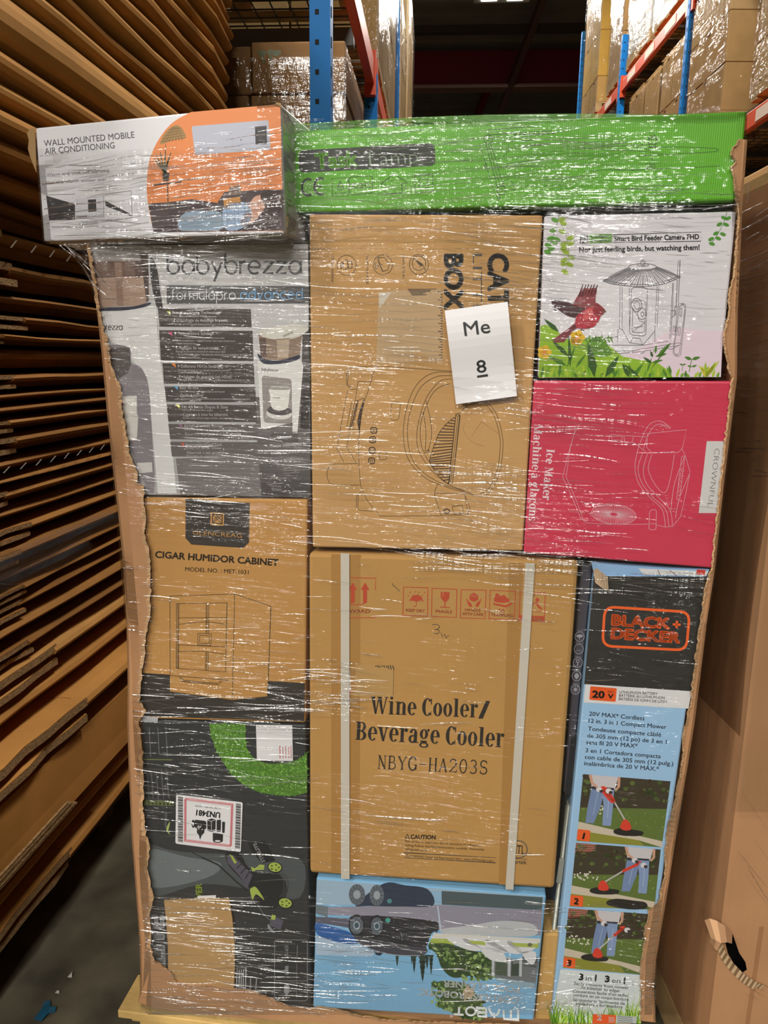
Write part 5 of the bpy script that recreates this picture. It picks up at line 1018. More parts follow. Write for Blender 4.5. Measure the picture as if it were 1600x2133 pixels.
a.poly(A_([(768, 300), (818, 302), (816, 335), (800, 357), (785, 355), (768, 332)]), rd, 1); a.line(A_([(792, 355), (791, 384)]), 2, rd, 1); a.line(A_([(765, 385), (818, 388)]), 2, rd, 1); a.line(A_([(778, 302), (785, 318), (777, 326)]), 1.3, 'b88c50', 2)
a.poly(A_([(928, 318), (952, 305), (978, 320), (976, 346), (952, 357), (928, 344)]), rd, 1); a.line(A_([(928, 320), (952, 330), (978, 322)]), .9, 'b88c50', 2)
for s_ in (-1, 1): a.poly(A_(spl([(952+s_*42, 335), (952+s_*30, 352), (952+s_*14, 366), (952+s_*10, 382), (952+s_*22, 384), (952+s_*34, 366)], 3, True)), rd, 1)
a.poly(A_(spl([(1064, 350), (1075, 312), (1090, 312), (1100, 325), (1120, 318), (1135, 332), (1155, 352), (1120, 362), (1080, 358)], 3, True)), rd, 1); a.poly(A_([(1060, 362), (1130, 376), (1165, 360), (1168, 370), (1132, 388), (1060, 372)]), rd, 1)
for q in ((1100, 392, 1090, 402), (1115, 394, 1118, 406), (1130, 392, 1140, 402)): a.line([f(q[0], q[1]), f(q[2], q[3])], 1.2, rd, 1)
a.ell(*f(1305, 345), 4, 4, rd, z=1); a.line(A_([(1300, 360), (1310, 380), (1330, 398)]), 4, rd, 1); a.line(A_([(1300, 360), (1270, 372), (1235, 374)]), 2.6, rd, 1); a.text('HEAVY', f(1238, 326), f(1295, 328), 4.5, rd, .01, 1); a.text('HEAVY LOAD', f(1255, 412), f(1325, 416), 4, rd, 0, 1)
a.poly(A_([(1205, 430), (1344, 436), (1343, 467), (1203, 460)]), rd, 1); a.text('CAUTION', f(1218, 456), f(1330, 461), 6, 'b88c50', .02, 2)
for t, p, q in (('KEEP DRY', (575, 410), (680, 415)), ('FRAGILE', (740, 416), (832, 421)), ('HANDLE', (903, 408), (990, 411)), ('WITH CARE', (886, 430), (1005, 435)), ('NO', (1092, 414), (1124, 415)), ('TRAMPLING', (1048, 435), (1170, 441))): a.text(t, f(*p), f(*q), 6, rd, .02, 1)
hw = '3e3a38'
a.line(A_(spl([(722, 484), (745, 482), (762, 494), (752, 508), (735, 510)], 4)), 1.3, hw, 1); a.line(A_(spl([(738, 510), (756, 512), (760, 524), (748, 534), (728, 528)], 4)), 1.3, hw, 1); a.line(A_([(770, 526), (778, 552), (789, 536), (799, 558), (813, 541)]), 1.2, hw, 1)
a.poly(A_([(295, 706), (508, 712), (505, 885), (290, 880)]), 'b99259', 1); a.line(A_([(507, 716), (504, 876)]), .8, '5d4a34', 2)
rs = random.Random(2)
for k in range(9): a.line([f(404+k*12, 708+rs.random()*4), f(408+k*12+rs.random()*6, 716+rs.random()*8+(14 if k > 5 else 0))], 2, '4a3d30', 2)
for k in range(5): a.line([f(498+k*9, 252+k*9), f(502+k*9, 266+k*8)], 1.6, '6d5a3f', 2)
a.poly(A_([(265, 732), (269, 850), (258, 850)]), 'd9d4cf', 5); a.ell(*f(262, 853), 3.4, 3.0, 'c8552f', z=6)
a.glyphs(fat, 'Wine Cooler', f(376, 978), f(972, 999), 36, '2b2724', 2, gap=.06); a.poly(A_([(1020, 906), (1043, 908), (1002, 1006), (977, 1004)]), '2b2724', 2)
a.glyphs(fat, 'Beverage Cooler', f(293, 1122), f(1117, 1165), 38, '2b2724', 2, gap=.06); a.glyphs(slim, 'NBYG-HA203S', f(417, 1283), f(1028, 1314), 28, '2f2a26', 2, gap=.16)
cw = '423a33'
a.line(A_([(571, 1669), (583, 1648), (596, 1669)]), 1.6, cw, 1, True); a.text('CAUTION', f(600, 1672), f(740, 1676), 8.5, cw, .04, 1)
for t, p, q, h in (('Risk of fire or explosion due to puncture of refrigerant', (570, 1692), (995, 1716), 5), ('tubing.Follow handling instructions carefully. Flammable', (569, 1714), (1010, 1739), 5), ('refrigerant used.', (569, 1736), (694, 1743), 5), ('WARNING: Cancer and Reproductive Harm - www.P65Warnings.ca.gov.', (598, 1774), (1064, 1800), 4.6)): a.text(t, f(*p), f(*q), h, cw, .005, 1)
a.line(A_([(565, 1750), (1075, 1778), (1072, 1806), (563, 1778)]), 1, cw, 1, True); a.line(A_([(574, 1772), (583, 1758), (592, 1773)]), .9, cw, 1, True)
a.ell(*f(1201, 1732), 18, 18, '6b5d4c', w=2.6); a.text('ETL', f(1172, 1757), f(1235, 1760), 19, '6b5d4c', .02, 2); a.text('c', f(1137, 1762), f(1146, 1762), 7, '6b5d4c'); a.text('us', f(1251, 1762), f(1271, 1763), 7, '6b5d4c'); a.line(A_([(1146, 1781), (1249, 1786)]), 1.2, '6b5d4c'); a.text('Intertek', f(1143, 1810), f(1246, 1814), 8.5, '6b5d4c', .02)
a.build('printed_artwork', wc)
STR = mat('white_plastic_strap', 'c9c2b4', 0.35)
for Q in ([f(213, 86), f(261, 88), f(262, 1895), f(215, 1893)], [f(1240, 140), f(1292, 142), f(1172, 1955), f(1128, 1953)]):
    b = MB(); P = [TP.at(x, y, 0.0055) for x, y in Q]; n = 14
    for k in range(n):
        u, v = k/n, (k+1)/n; g = lambda i, j, t: P[i]+(P[j]-P[i])*t
        b.prism([g(0, 3, u), g(1, 2, u), g(1, 2, v), g(0, 3, v)], TN*0.0008, STR)
    b.build('strap', wc)
# ---- 10 slim dark box with icons
sd = carton('slim_dark_carton', [(1211, 1174), (1234, 1180), (1187, 1655), (1174, 1652)], -0.018, 0.4, PRN('4a4750', 0.35), 'slim dark grey carton on edge between the wine cooler carton and the lawn tool carton')
a = Art(TP, -0.018); f = crop(1120, 1160, 4); A_ = lambda L: [f(*p) for p in L]; gi = 'a9a6ad'
a.poly(A_([(280, 1500), (372, 1495), (340, 1990), (225, 1980)]), '242326', 1); a.poly(A_([(455, 200), (475, 200), (440, 700), (420, 700)]), '77747c', 1)
for k, (x, y) in enumerate(((350, 665), (343, 768), (335, 880), (325, 992), (315, 1105))):
    a.ell(*f(x, y), 9.5, 10, gi, w=1.1); a.line([f(x-25, y-52), f(x+30, y-46)], 1, '85828a', 1)
    if k == 0: a.poly(A_(spl([(x-30, y-5), (x, y-20), (x+30, y-5), (x, y+8)], 3, True)), gi, 1); a.line(A_([(x, y+6), (x-2, y+24)]), 1.6, gi, 1)
    if k == 1: a.text('PH', f(x+22, y+2), f(x-20, y), 5.5, gi, .03, 1)
    if k == 2: a.ell(*f(x, y-12), 3, 3, gi, w=1.4); a.line(A_([(x, y), (x-2, y+28)]), 2, gi, 1)
    if k == 3: a.poly(A_(spl([(x, y+26), (x-20, y), (x, y-24), (x+20, y)], 4, True)), gi, 1)
    if k == 4:
        a.ell(*f(x, y), 3.6, 3.6, gi)
        for q in range(8): a.line([(f(x, y)[0]+5*math.cos(q*.785), f(x, y)[1]+5*math.sin(q*.785)), (f(x, y)[0]+8*math.cos(q*.785), f(x, y)[1]+8*math.sin(q*.785))], 1.1, gi, 1)
a.build('printed_artwork', sd)
# ---- 11 lawn tool box
bd = carton('lawn_tool_carton', [(1239, 1200), (1470, 1201), (1338, 2128), (1148, 2122)], 0.004, 0.42, PRN('9cc3e6', 0.35), 'tall narrow lawn tool carton, black above pale blue, lower right of pallet')
a = Art(TP, 0.004); og = 'f0642a'; dk = '2f3136'
a.poly([(1237, 1200), (1470, 1201), (1441, 1440), (1217, 1425)], '2f2e2d', 1)
a.line(A_(rrect([(560, 415), (1268, 460), (1240, 778), (540, 742)], 85, 6)), 5.4, og, 2, True)
a.text('BLACK', f(612, 566), f(1105, 598), 21.5, og, .055, 2); a.line(A_([(1126, 562), (1192, 566)]), 4.6, og, 2); a.line(A_([(1162, 532), (1157, 592)]), 4.6, og, 2)
a.text('DECKER', f(606, 678), f(1188, 716), 21.5, og, .055, 2)
a.poly(A_([(400, 1060), (1285, 1120), (1258, 1265), (383, 1213)]), 'dcdcdd', 1); a.poly(A_(rrect([(440, 1077), (660, 1095), (650, 1208), (430, 1190)], 10)), 'e85a22', 2)
a.text('20', f(452, 1170), f(558, 1177), 14, '33261f', .05, 3); a.text('V', f(583, 1178), f(632, 1181), 9, '33261f', .05, 3); a.text('MAX', f(584, 1131), f(634, 1135), 4, '7a2d12', .02, 3)
for t, p, q, h in (('LITHIUM-ION BATTERY', (682, 1137), (1000, 1152), 5.6), ('BATTERIE AU LITHIUM-ION', (679, 1165), (1058, 1186), 5.6), ('BATERÍA DE IONES DE LITIO', (676, 1193), (1076, 1220), 5.6)): a.text(t, f(*p), f(*q), h, dk, .01, 2)
for t, p, q in (('20V MAX* Cordless', (428, 1322), (890, 1362)), ('12 in. 3 in 1 Compact Mower', (424, 1380), (1072, 1434)), ('Tondeuse compacte câblé', (418, 1446), (1028, 1498)), ('de 305 mm (12 po) de 3 en 1', (412, 1503), (1075, 1558)), ('sans fil 20 V MAX*', (404, 1560), (832, 1592)), ('3 en 1 Cortadora compacta', (398, 1627), (1025, 1678)), ('con cable de 305 mm (12 pulg.)', (392, 1682), (1130, 1740)), ('inalámbrica de 20 V MÁX.*', (387, 1735), (1010, 1784))): a.text(t, f(*p), f(*q), 8.6, '33414f', .012, 2)
g = crop(1120, 1640, 3.333); G_ = lambda L: [g(*p) for p in L]
def bil(Q):
    return lambda u, v: ((Q[0][0]*(1-u)+Q[1][0]*u)*(1-v)+(Q[3][0]*(1-u)+Q[2][0]*u)*v, (Q[0][1]*(1-u)+Q[1][1]*u)*(1-v)+(Q[3][1]*(1-u)+Q[2][1]*u)*v)
def lawnpic(Q, seed, legs, tool, num, brick=False, path=.78):
    q = bil(Q); rs = random.Random(seed); M = lambda L: [q(*p) for p in L]
    a.poly(M([(0, 0), (1, 0), (1, 1), (0, 1)]), '3d3628', 2); a.poly(M([(0, .5), (1, .42), (1, 1), (0, 1)]), '5d7034', 3); a.poly(M([(0, path-.07), (1, path+.13), (1, min(1, path+.24)), (.72, path+.14), (0, path+.06)]), 'c9bda8', 4); a.poly(M([(0, path+.06), (.72, path+.14), (.8, 1), (0, 1)]), '8a8a35', 4)
    if brick:
        a.poly(M([(0, 0), (.25, 0), (.2, .12), (0, .16)]), '8a4a38', 3)
        for k in range(4): a.line(M([(0, .03*k+.02), (.24, .03*k+.01)]), .7, 'c0a090', 4)
    for k in range(70): 
        x, y = rs.random(), rs.uniform(.02, .34); a.ell(*q(x, y), rs.uniform(2, 6), rs.uniform(2, 5), ['2f3d1c', '46552a', '5a6a35', '3a3020'][k % 4], z=3+(k % 3)*.3, n=7)
    for k in range(150):
        x, y = rs.random(), rs.uniform(.5, .97)
        if abs(y-(path+.1*x)) < .09: continue
        p = q(x, y); a.line([p, (p[0]+rs.uniform(-2, 2), p[1]-rs.uniform(2, 5))], (1.4, .5), ['4f6a2a', '7a9440', '66802f', '94a84e'][k % 4], 3.5)
    for k in range(26): x, y = rs.uniform(.02, .3) if legs > .4 else rs.uniform(.16, .32), rs.uniform(.44, .58); a.ell(*q(x, y), 2, 1.8, 'd9d6c4', z=5, n=6)
    J = '7488ae'; c = legs
    a.poly(M([(c-.15, -.0), (c+.16, .0), (c+.14, .20), (c-.13, .20)]), 'c9c4c8', 5); a.poly(M([(c-.13, .17), (c+.13, .17), (c+.13, .22), (c-.13, .22)]), '2a2a30', 6)
    a.poly(M([(c-.13, .2), (c+.02, .2), (c, .45), (c-.06, .72), (c-.16, .72), (c-.15, .45)]), J, 6); a.poly(M([(c-.01, .2), (c+.13, .2), (c+.14, .45), (c+.14, .74), (c+.04, .74), (c+.03, .45)]), '8398bd', 6.5)
    a.line(M([(c-.05, .28), (c-.08, .6)]), 1.2, 'a2b2cf', 7); a.line(M([(c+.08, .28), (c+.09, .62)]), 1.2, 'a9b8d4', 7.2)
    a.line(M([(c-.16, .0), (c-.13, .12), (c-.04, .2)]), (6, 4), 'c99a82', 7); a.line(M([(c+.17, 0), (c+.18, .14), (c+.15, .2)]), (6, 4), 'c99a82', 7)
    (x0, y0), (x1, y1), (x2, y2), (x3, y3) = tool
    a.poly(M(spl([(x0-.04, y0-.03), (x0+.03, y0-.03), (x1+.02, y1), (x1-.03, y1+.03), (x0-.03, y0+.03)], 3, True)), 'd5402e', 8); a.line(M([(x0, y0), (x1, y1)]), 6, 'd5402e', 8); a.line(M([(x1, y1), (x2, y2)]), 3.2, 'b9b6b2', 8)
    a.poly(M(spl([(x3-.14, y3), (x3-.05, y3-.045), (x3+.1, y3-.03), (x3+.2, y3-.01), (x3+.18, y3+.05), (x3, y3+.07), (x3-.12, y3+.05)], 3, True)), '232220', 7.6)
    a.poly(M(spl([(x2-.03, y2-.03), (x2+.03, y2-.01), (x2+.07, y2+.1), (x2, y2+.13), (x2-.06, y2+.09)], 3, True)), 'd5402e', 8.4)
    for x, y in ((c-.04, .21), (x0+.06, y0+.02)): a.ell(*q(x, y), 6.5, 5.5, 'd4d0d2', z=9); a.ell(*q(x+.025, y+.02), 4, 3.5, '3a3638', z=9.3)
    t = bil([q(0, .82), q(.15, .83), q(.155, 1.0), q(0, .985)]); a.poly(rrect([t(0, 0), t(1, 0), t(1, 1), t(0, 1)], 3), 'ea5f27', 10); a.text(num, t(.40 if num == '1' else .28, .8), t(.56 if num == '1' else .66, .82), 12, '2f2219', .06, 11)
lawnpic([(1215, 1612.5), (1397, 1627.5), (1378.6, 1765), (1201, 1751.6)], 1, .24, ((.25, .2), (.38, .36), (.55, .66), (.56, .8)), '1')
lawnpic([(1200, 1755.5), (1376.5, 1769.6), (1363, 1895), (1186.6, 1888)], 2, .75, ((.76, .26), (.58, .4), (.37, .6), (.36, .72)), '2', True, .74)
a.poly(spl([(1265, 1877), (1285, 1872), (1320, 1876), (1345, 1880), (1346, 1892), (1310, 1894), (1268, 1886)], 3, True), '26231f', 12)
lawnpic([(1184.5, 1892), (1351.6, 1904), (1334.5, 2030), (1172.5, 2015.6)], 3, .50, ((.70, .27), (.6, .40), (.42, .66), (.36, .78)), '3', True, .74)
a.poly(G_([(160, 1262), (720, 1305), (718, 1640), (92, 1640)]), 'd5dedf', 2)
a.text('3', g(285, 1336), g(318, 1338), 12.5, dk, .06, 3); a.text('in', g(334, 1340), g(374, 1342), 10, dk, 0, 3); a.text('1', g(396, 1343), g(408, 1344), 12.5, dk, .06, 3); a.text('3', g(465, 1350), g(500, 1352), 12.5, dk, .06, 3); a.text('en', g(516, 1356), g(574, 1360), 10, dk, 0, 3); a.text('1', g(596, 1362), g(608, 1363), 12.5, dk, .06, 3)
for t, p, q in (('Easily converts from mower', (252, 1371), (632, 1402)), ('to trimmer to edger', (302, 1397), (572, 1424)), ("Conversion facile d'un taille-", (243, 1424), (630, 1455)), ('bordure en un coupe-bordure', (245, 1449), (632, 1484)), ('Se convierte fácilmente de', (245, 1484), (605, 1511)), ('podadora a bordeadora', (265, 1510), (590, 1535))): a.text(t, g(*p), g(*q), 6.2, '3a3d3a', .01, 4)
rs = random.Random(4)
for k in range(190):
    x = 95+rs.random()*620; hh = rs.uniform(60, 175)*(1.25 if k % 9 == 0 else .85)*(.8 if 250 < x < 600 else 1.1); lean = rs.uniform(-50, 50)
    a.line([g(x, 1640), g(x+lean*.35, 1640-hh*.6), g(x+lean, 1640-hh)], (2.6, .4), ['7fae2e', '9cc83e', 'b4d65a', '5d8f26'][k % 4], 3+(k % 4)*.3)
a.poly(G_([(385, 1574), (546, 1582), (540, 1640), (380, 1640)]), 'e25a2b', 6); a.text('2', g(412, 1615), g(446, 1617), 11, 'f0e6df', .05, 7)
for k, t in enumerate(('YEAR', 'ANS', 'AÑOS')): a.text(t, g(490, 1604+k*14), g(534, 1606+k*14), 3.4, 'f0e6df', .02, 7)
a.poly(G_([(548, 1584), (690, 1592), (686, 1640), (544, 1640)]), 'b5bab8', 5)
for k in range(4): a.line(G_([(556, 1592+k*13), (660, 1598+k*13)]), 1.3, '6f7472', 6)
a.build('printed_artwork', bd)
b = MB(); b.prism([TP.at(x, y, 0.0) for x, y in [(1232, 1172), (1300, 1178), (1400, 1184), (1478, 1186), (1472, 1201), (1239, 1200)]], -TN*0.02, mat('pale_blue_flap', '8fb4dc', 0.35))
fl = b.build('top_flap', bd)
a = Art(TP, 0.0008); a.poly([(1330, 1184), (1475, 1190), (1472, 1200), (1340, 1197)], 'd9dadb', 1); a.poly([(1452, 1186), (1470, 1187), (1468, 1198), (1450, 1196)], 'c93a33', 2); a.line([(1370, 1187), (1376, 1199)], 1.4, '7a4a44', 2); a.line([(1395, 1188), (1410, 1199)], 1.4, '7a4a44', 2); a.build('printed_artwork', fl)
b = MB(); m = mat('torn_paper', 'bfa587', 0.9)
for k in range(5): b.face([TP.at(1236+k*5, 1186+k*3, .006+.003*(k % 2)), TP.at(1246+k*5, 1184+k*4, .012), TP.at(1256+k*3, 1226+k*2, .010), TP.at(1240+k*5, 1214, .007)], m)
b.build('torn_corner', bd)
# ---- 12 pool cleaner box (upside down)
pr = carton('blue_carton', [(659, 1829), (1138, 1867), (1112, 2126), (652, 2099)], 0.002, 0.42, PRN('7fb4da', 0.35), 'sky-blue robotic pool cleaner carton standing upside down at the bottom centre')
a = Art(TP, 0.002); f = crop(640, 1800, 2.963); A_ = lambda L: [f(*p) for p in L]
a.poly(A_([(60, 95), (1462, 200), (1455, 260), (57, 250)]), '9db7cc', 1); a.poly(A_([(830, 165), (1455, 205), (1448, 285), (830, 250)]), '4d5c60', 2); a.poly(A_([(760, 165), (835, 168), (832, 252), (782, 250)]), '8fb5d2', 2)
a.poly(A_(spl([(470, 120), (600, 130), (745, 155), (778, 255), (600, 262), (380, 258), (300, 250)], 4, True)), '323c50', 3)
for cx, cy, r in ((307, 188, 17), (430, 192, 15)):
    a.ell(*f(cx, cy), r, 22, '656c76', z=4); a.ell(*f(cx, cy), r*.45, 9, '9aa3ab', z=5)
    for q in range(12): a.line([(f(cx, cy)[0]+r*.5*math.cos(q*.523), f(cx, cy)[1]+11*math.sin(q*.523)), (f(cx, cy)[0]+r*.92*math.cos(q*.523), f(cx, cy)[1]+20*math.sin(q*.523))], 1.3, '3f454e', 5)
a.ell(*f(508, 228), 5, 5, '4f8a90', z=5)
a.poly(A_([(55, 250), (130, 262), (125, 330), (55, 305)]), '6c7880', 2); a.poly(A_([(125, 265), (810, 252), (1452, 285), (1440, 440), (860, 420), (560, 335), (125, 312)]), '8f8d9c', 2); a.poly(A_(spl([(830, 400), (1000, 380), (1200, 350), (1395, 372), (1395, 445), (1100, 440), (860, 430)], 4, True)), 'b9bcc0', 2.5); a.line(A_(spl([(805, 258), (815, 330), (825, 420)], 4)), 3, 'b5c2d4', 3)
a.poly(A_([(52, 325), (270, 335), (268, 395), (120, 370), (52, 360)]), '5c5d6c', 2.6)
a.poly(A_(spl([(54, 365), (150, 385), (260, 420), (318, 488), (220, 490), (130, 465), (60, 430)], 4, True)), '2f5fa0', 2.7); a.poly(A_([(54, 440), (300, 495), (420, 545), (400, 570), (54, 560)]), 'a9c0d6', 1.5)
a.poly(A_(spl([(262, 330), (320, 318), (500, 322), (700, 340), (800, 358), (808, 410), (770, 425), (740, 500), (715, 562), (600, 566), (440, 545), (330, 495), (290, 450), (262, 400)], 4, True)), '2d2e34', 4)
a.poly(A_(spl([(300, 450), (440, 470), (600, 500), (735, 520), (715, 562), (600, 566), (440, 545), (330, 495)], 4, True)), '45464f', 5); a.line(A_(spl([(330, 500), (440, 540), (560, 562), (700, 564)], 4)), 1.6, '9aa0ab', 6); a.poly(A_([(412, 542), (465, 550), (450, 565), (425, 560)]), '232c3c', 5); a.text('WYBOT', f(690, 468), f(560, 440), 6, '6f727a', .02, 6); a.line(A_([(580, 425), (588, 470)]), 1.5, '8a8d94', 6)
for cx, cy, r in ((305, 378, 17), (430, 382, 15)):
    a.ell(*f(cx, cy), r, 23, '202126', z=6); a.ell(*f(cx, cy), r*.82, 18.5, '5d6670', z=7); a.ell(*f(cx, cy), r*.42, 8.5, '98a6ae', z=8); a.ell(*f(cx, cy), r*.28, 6, '3f5560', z=9)
    for q in range(14): a.line([(f(cx, cy)[0]+r*.45*math.cos(q*.449), f(cx, cy)[1]+9*math.sin(q*.449)), (f(cx, cy)[0]+r*.8*math.cos(q*.449), f(cx, cy)[1]+18*math.sin(q*.449))], .9, '3a4048', 8)
a.ell(*f(497, 346), 5, 5, '3f9a8c', z=6)
for k in range(9): a.poly(A_([(792, 352+k*8), (812, 354+k*8), (796, 359+k*8)]), '2d2e34', 5)
a.poly(A_([(770, 455), (1432, 485), (1425, 520), (750, 492)]), '9fb04e', 2); a.poly(A_([(780, 425), (1440, 460), (1436, 486), (770, 458)]), 'd2d0c8', 3)
rs = random.Random(6)
a.poly(A_(spl([(745, 500), (860, 490), (1000, 530), (1130, 560), (1160, 640), (1130, 700), (1010, 690), (900, 700), (830, 640), (800, 560)], 4, True)), '33472a', 2.1)
a.poly(A_(spl([(770, 745), (850, 720), (980, 740), (1040, 800), (1090, 900), (1060, 960), (960, 950), (860, 900), (800, 870), (830, 800)], 4, True)), '3d5530', 2.1)
for k in range(460):
    if k % 5 < 3:
        x, y = rs.uniform(745, 1165), rs.uniform(495, 715)
        if y > 505+(x-745)*1.0 or y < 488+(x-745)*.16: continue
    else:
        x, y = rs.uniform(770, 1090), rs.uniform(725, 960)
        if y > 870+(x-780)*.5 or y < 720+max(0, x-960)*.9: continue
    a.ell(*f(x, y), rs.uniform(2, 6), rs.uniform(1.5, 4), ['3f5a30', '55733c', '2f4028', '7d9a58', '48603a', '97b06c'][k % 6], rot=rs.uniform(0, 180), z=2.2+(k % 4)*.1, n=7)
for x, w, y0, y1 in ((555, 12, 566, 632), (660, 16, 566, 670), (712, 28, 562, 726), (765, 16, 560, 684), (645, 8, 560, 620), (740, 14, 560, 650)):
    for s_ in range(5): a.poly(A_([(x-w*(1-s_*.18), y0+(y1-y0)*s_/5), (x+w*(1-s_*.18), y0+(y1-y0)*s_/5), (x, y0+(y1-y0)*min(1, (s_+2.2)/5))]), '33443a', 2.6)
a.poly(A_([(1130, 570), (1430, 600), (1405, 760), (1165, 715)]), '6e7478', 3); a.poly(A_([(1170, 700), (1405, 735), (1402, 770), (1165, 720)]), '8faab8', 3.3)
for x in (1140, 1240, 1310): a.poly(A_([(x, 570), (x+16, 572), (x+14, 695), (x-2, 690)]), 'b9bec2', 3.5)
a.poly(A_([(1165, 600), (1235, 605), (1232, 690), (1160, 685)]), '4d5a4c', 3.2); a.poly(A_([(1262, 605), (1308, 610), (1305, 690), (1258, 690)]), '3f4a42', 3.2); a.poly(A_([(1330, 560), (1425, 575), (1415, 640), (1335, 630)]), '55585c', 3.4)
for Q in ([(865, 448), (980, 458), (1080, 528), (1000, 532), (890, 485)], [(965, 455), (1110, 462), (1240, 540), (1180, 545), (1080, 520), (990, 490)], [(1110, 462), (1250, 470), (1330, 545), (1250, 550), (1120, 495)], [(1240, 470), (1415, 482), (1405, 522), (1330, 552), (1260, 510)], [(1070, 520), (1190, 530), (1230, 600), (1130, 590)], [(1325, 545), (1410, 542), (1402, 612), (1370, 612)]): a.poly(A_(spl(Q, 3, True)), 'd4d6d8', 4)
for Q in ([(990, 470), (1100, 478), (1100, 502), (1020, 492)], [(1255, 485), (1430, 492), (1420, 516), (1290, 510)]): a.poly(A_(Q), 'a8b55a', 4.5)
a.ell(*f(1375, 498), 5, 4, '6b6f55', z=5)
a.text('POOL CLEANER', f(1315, 754), f(840, 716), 13.5, 'eef2f4', .022, 7); a.text('CORDLESS ROBOTIC', f(1308, 822), f(688, 768), 13.5, 'eef2f4', .022, 7)
wl = 'e6ecef'
a.line(A_([(1302, 900), (1302, 960), (1215, 955), (1212, 900)]), 4.2, wl, 7); a.line(A_([(1258, 900), (1258, 955)]), 4.2, wl, 7); a.line(A_([(1190, 895), (1172, 930), (1140, 930), (1120, 888)]), 4.0, wl, 7); a.line(A_([(1155, 930), (1155, 950)]), 4, wl, 7)
a.line(A_([(1105, 890), (1105, 942), (1055, 938), (1050, 915), (1100, 916)]), 4.0, wl, 7); a.line(A_([(1050, 915), (1045, 888), (1105, 890)]), 4.0, wl, 7); a.ell(*f(1010, 908), 10, 8.5, wl, w=4.0, z=7); a.line(A_([(965, 930), (905, 926)]), 4.2, wl, 7); a.line(A_([(936, 928), (938, 882)]), 4.2, wl, 7); a.ell(*f(890, 938), 2.2, 2.2, wl, w=.8, z=7)
b2 = [(960, 790), (985, 755), (1000, 752), (1004, 765), (1024, 768), (1028, 800), (1005, 832), (985, 830), (968, 850), (972, 815)]
a.poly(A_(spl(b2, 2, True)), 'b3a189', 8); a.poly(A_([(975, 812), (1000, 780), (1010, 800), (990, 825)]), '9c8a70', 9)
a.build('printed_artwork', pr)
# ---- 13 steel tube pair + card strip
tb = empty('folded_tube_frame', TP.at(1166, 1945, -0.03), 'pale grey steel tube frame wedged upright beside the lawn tool carton', 'tube frame')
MT = mat('grey_tube_paint', 'a6a79a', 0.35, 0.25)
for (x0, y0, x1, y1, r) in ((1183, 1672, 1153, 1942, 0.0040), (1193, 1672, 1166, 1943, 0.0036)):
    b = MB(); b.tube([TP.at(x0+4, y0-3, -0.05), TP.at(x0+1, y0-1, -0.034), TP.at(x0, y0+6, -0.024), TP.at(x1, y1, -0.024)], r*1.0, MT, 10); b.build('tube', tb, smooth=True)
b = MB(); Q = [(1165, 1787), (1176, 1788), (1170, 1838), (1158, 1836)]; b.prism([TP.at(x, y, -0.019) for x, y in Q], TN*0.004, MT); b.build('clamp_plate', tb, bevel=0.001)
carton('card_post', [(1133, 1945), (1165, 1947), (1148, 2126), (1114, 2124)], -0.008, 0.10, CARD('c39a5a', 0.06), 'narrow upright tan card post between the pool cleaner carton and the lawn tool carton')
# ---- 14 remains of the cut-open bulk carton holding the load
CO = CARD('b98a62', 0.08); TE = mat('torn_board_face', 'c29b72', 0.9, var=0.2, scale=60, bump=0.6, bscale=(120, 120, 300))
co = empty('cut_open_bulk_carton', TP.at(640, 2100), 'remains of a cut-open brown bulk carton, torn wall strips around the boxes', 'carton')
rs = random.Random(21)
def torn(outer, inner, name, side=None, h=0.0065, fringe=5.5):
    J = []
    for (x0, y0), (x1, y1) in zip(inner[:-1], inner[1:]):
        n = max(2, int(math.hypot(x1-x0, y1-y0)/7))
        for k in range(n): J.append((x0+(x1-x0)*k/n+rs.uniform(-2.0, 2.0), y0+(y1-y0)*k/n+rs.uniform(-1.5, 1.5)))
    J.append(inner[-1])
    b = MB(); pts = outer+J[::-1]
    P = [TP.at(x, y, h) for x, y in pts]; Qb = [p-TN*0.004 for p in P]; n = len(pts)
    tri = [tuple(t) for t in tessellate_polygon([[Vector((x, y, 0)) for x, y in pts]])]
    b.mesh(P+Qb, tri+[tuple(n+i for i in t) for t in tri]+[(i, (i+1) % n, n+(i+1) % n, n+i) for i in range(n)], CO)
    if side is not None:   # wall folded back along the outer edge
        for p, q in zip(outer[:-1], outer[1:]):
            A, B = TP.at(*p, h), TP.at(*q, h); b.prism([A, B, B-TN*side, A-TN*side], TU*(0.004 if p[0] < 700 else -0.004), CO)
    o = b.build(name, co)
    e = MB()   # bare torn face paper along the edge
    for k in range(len(J)-1):
        (x0, y0), (x1, y1) = J[k], J[k+1]; dx, dy = x1-x0, y1-y0; L = math.hypot(dx, dy) or 1
        w0, w1 = fringe*rs.uniform(.5, 1.3), fringe*rs.uniform(.5, 1.3); sg = 1 if sum(p[0] for p in outer)/len(outer) < J[k][0] else -1
        e.face([TP.at(x0-sg*w0, y0+1, h+.0012), TP.at(x1-sg*w1, y1+1, h+.0012), TP.at(x1+sg*1.5, y1, h+.0022+rs.uniform(0, .002)), TP.at(x0+sg*1.5, y0, h+.0022+rs.uniform(0, .002))], TE)
    e.build('torn_edge', o)
    return o
Lo = [(180, 512), (196, 600), (203, 660), (212, 740), (222, 850), (236, 980), (247, 1080), (257, 1180), (264, 1300), (266, 1420), (265, 1500), (268, 1600), (274, 1740), (284, 1870), (291, 1960), (293, 2060), (288, 2086)]
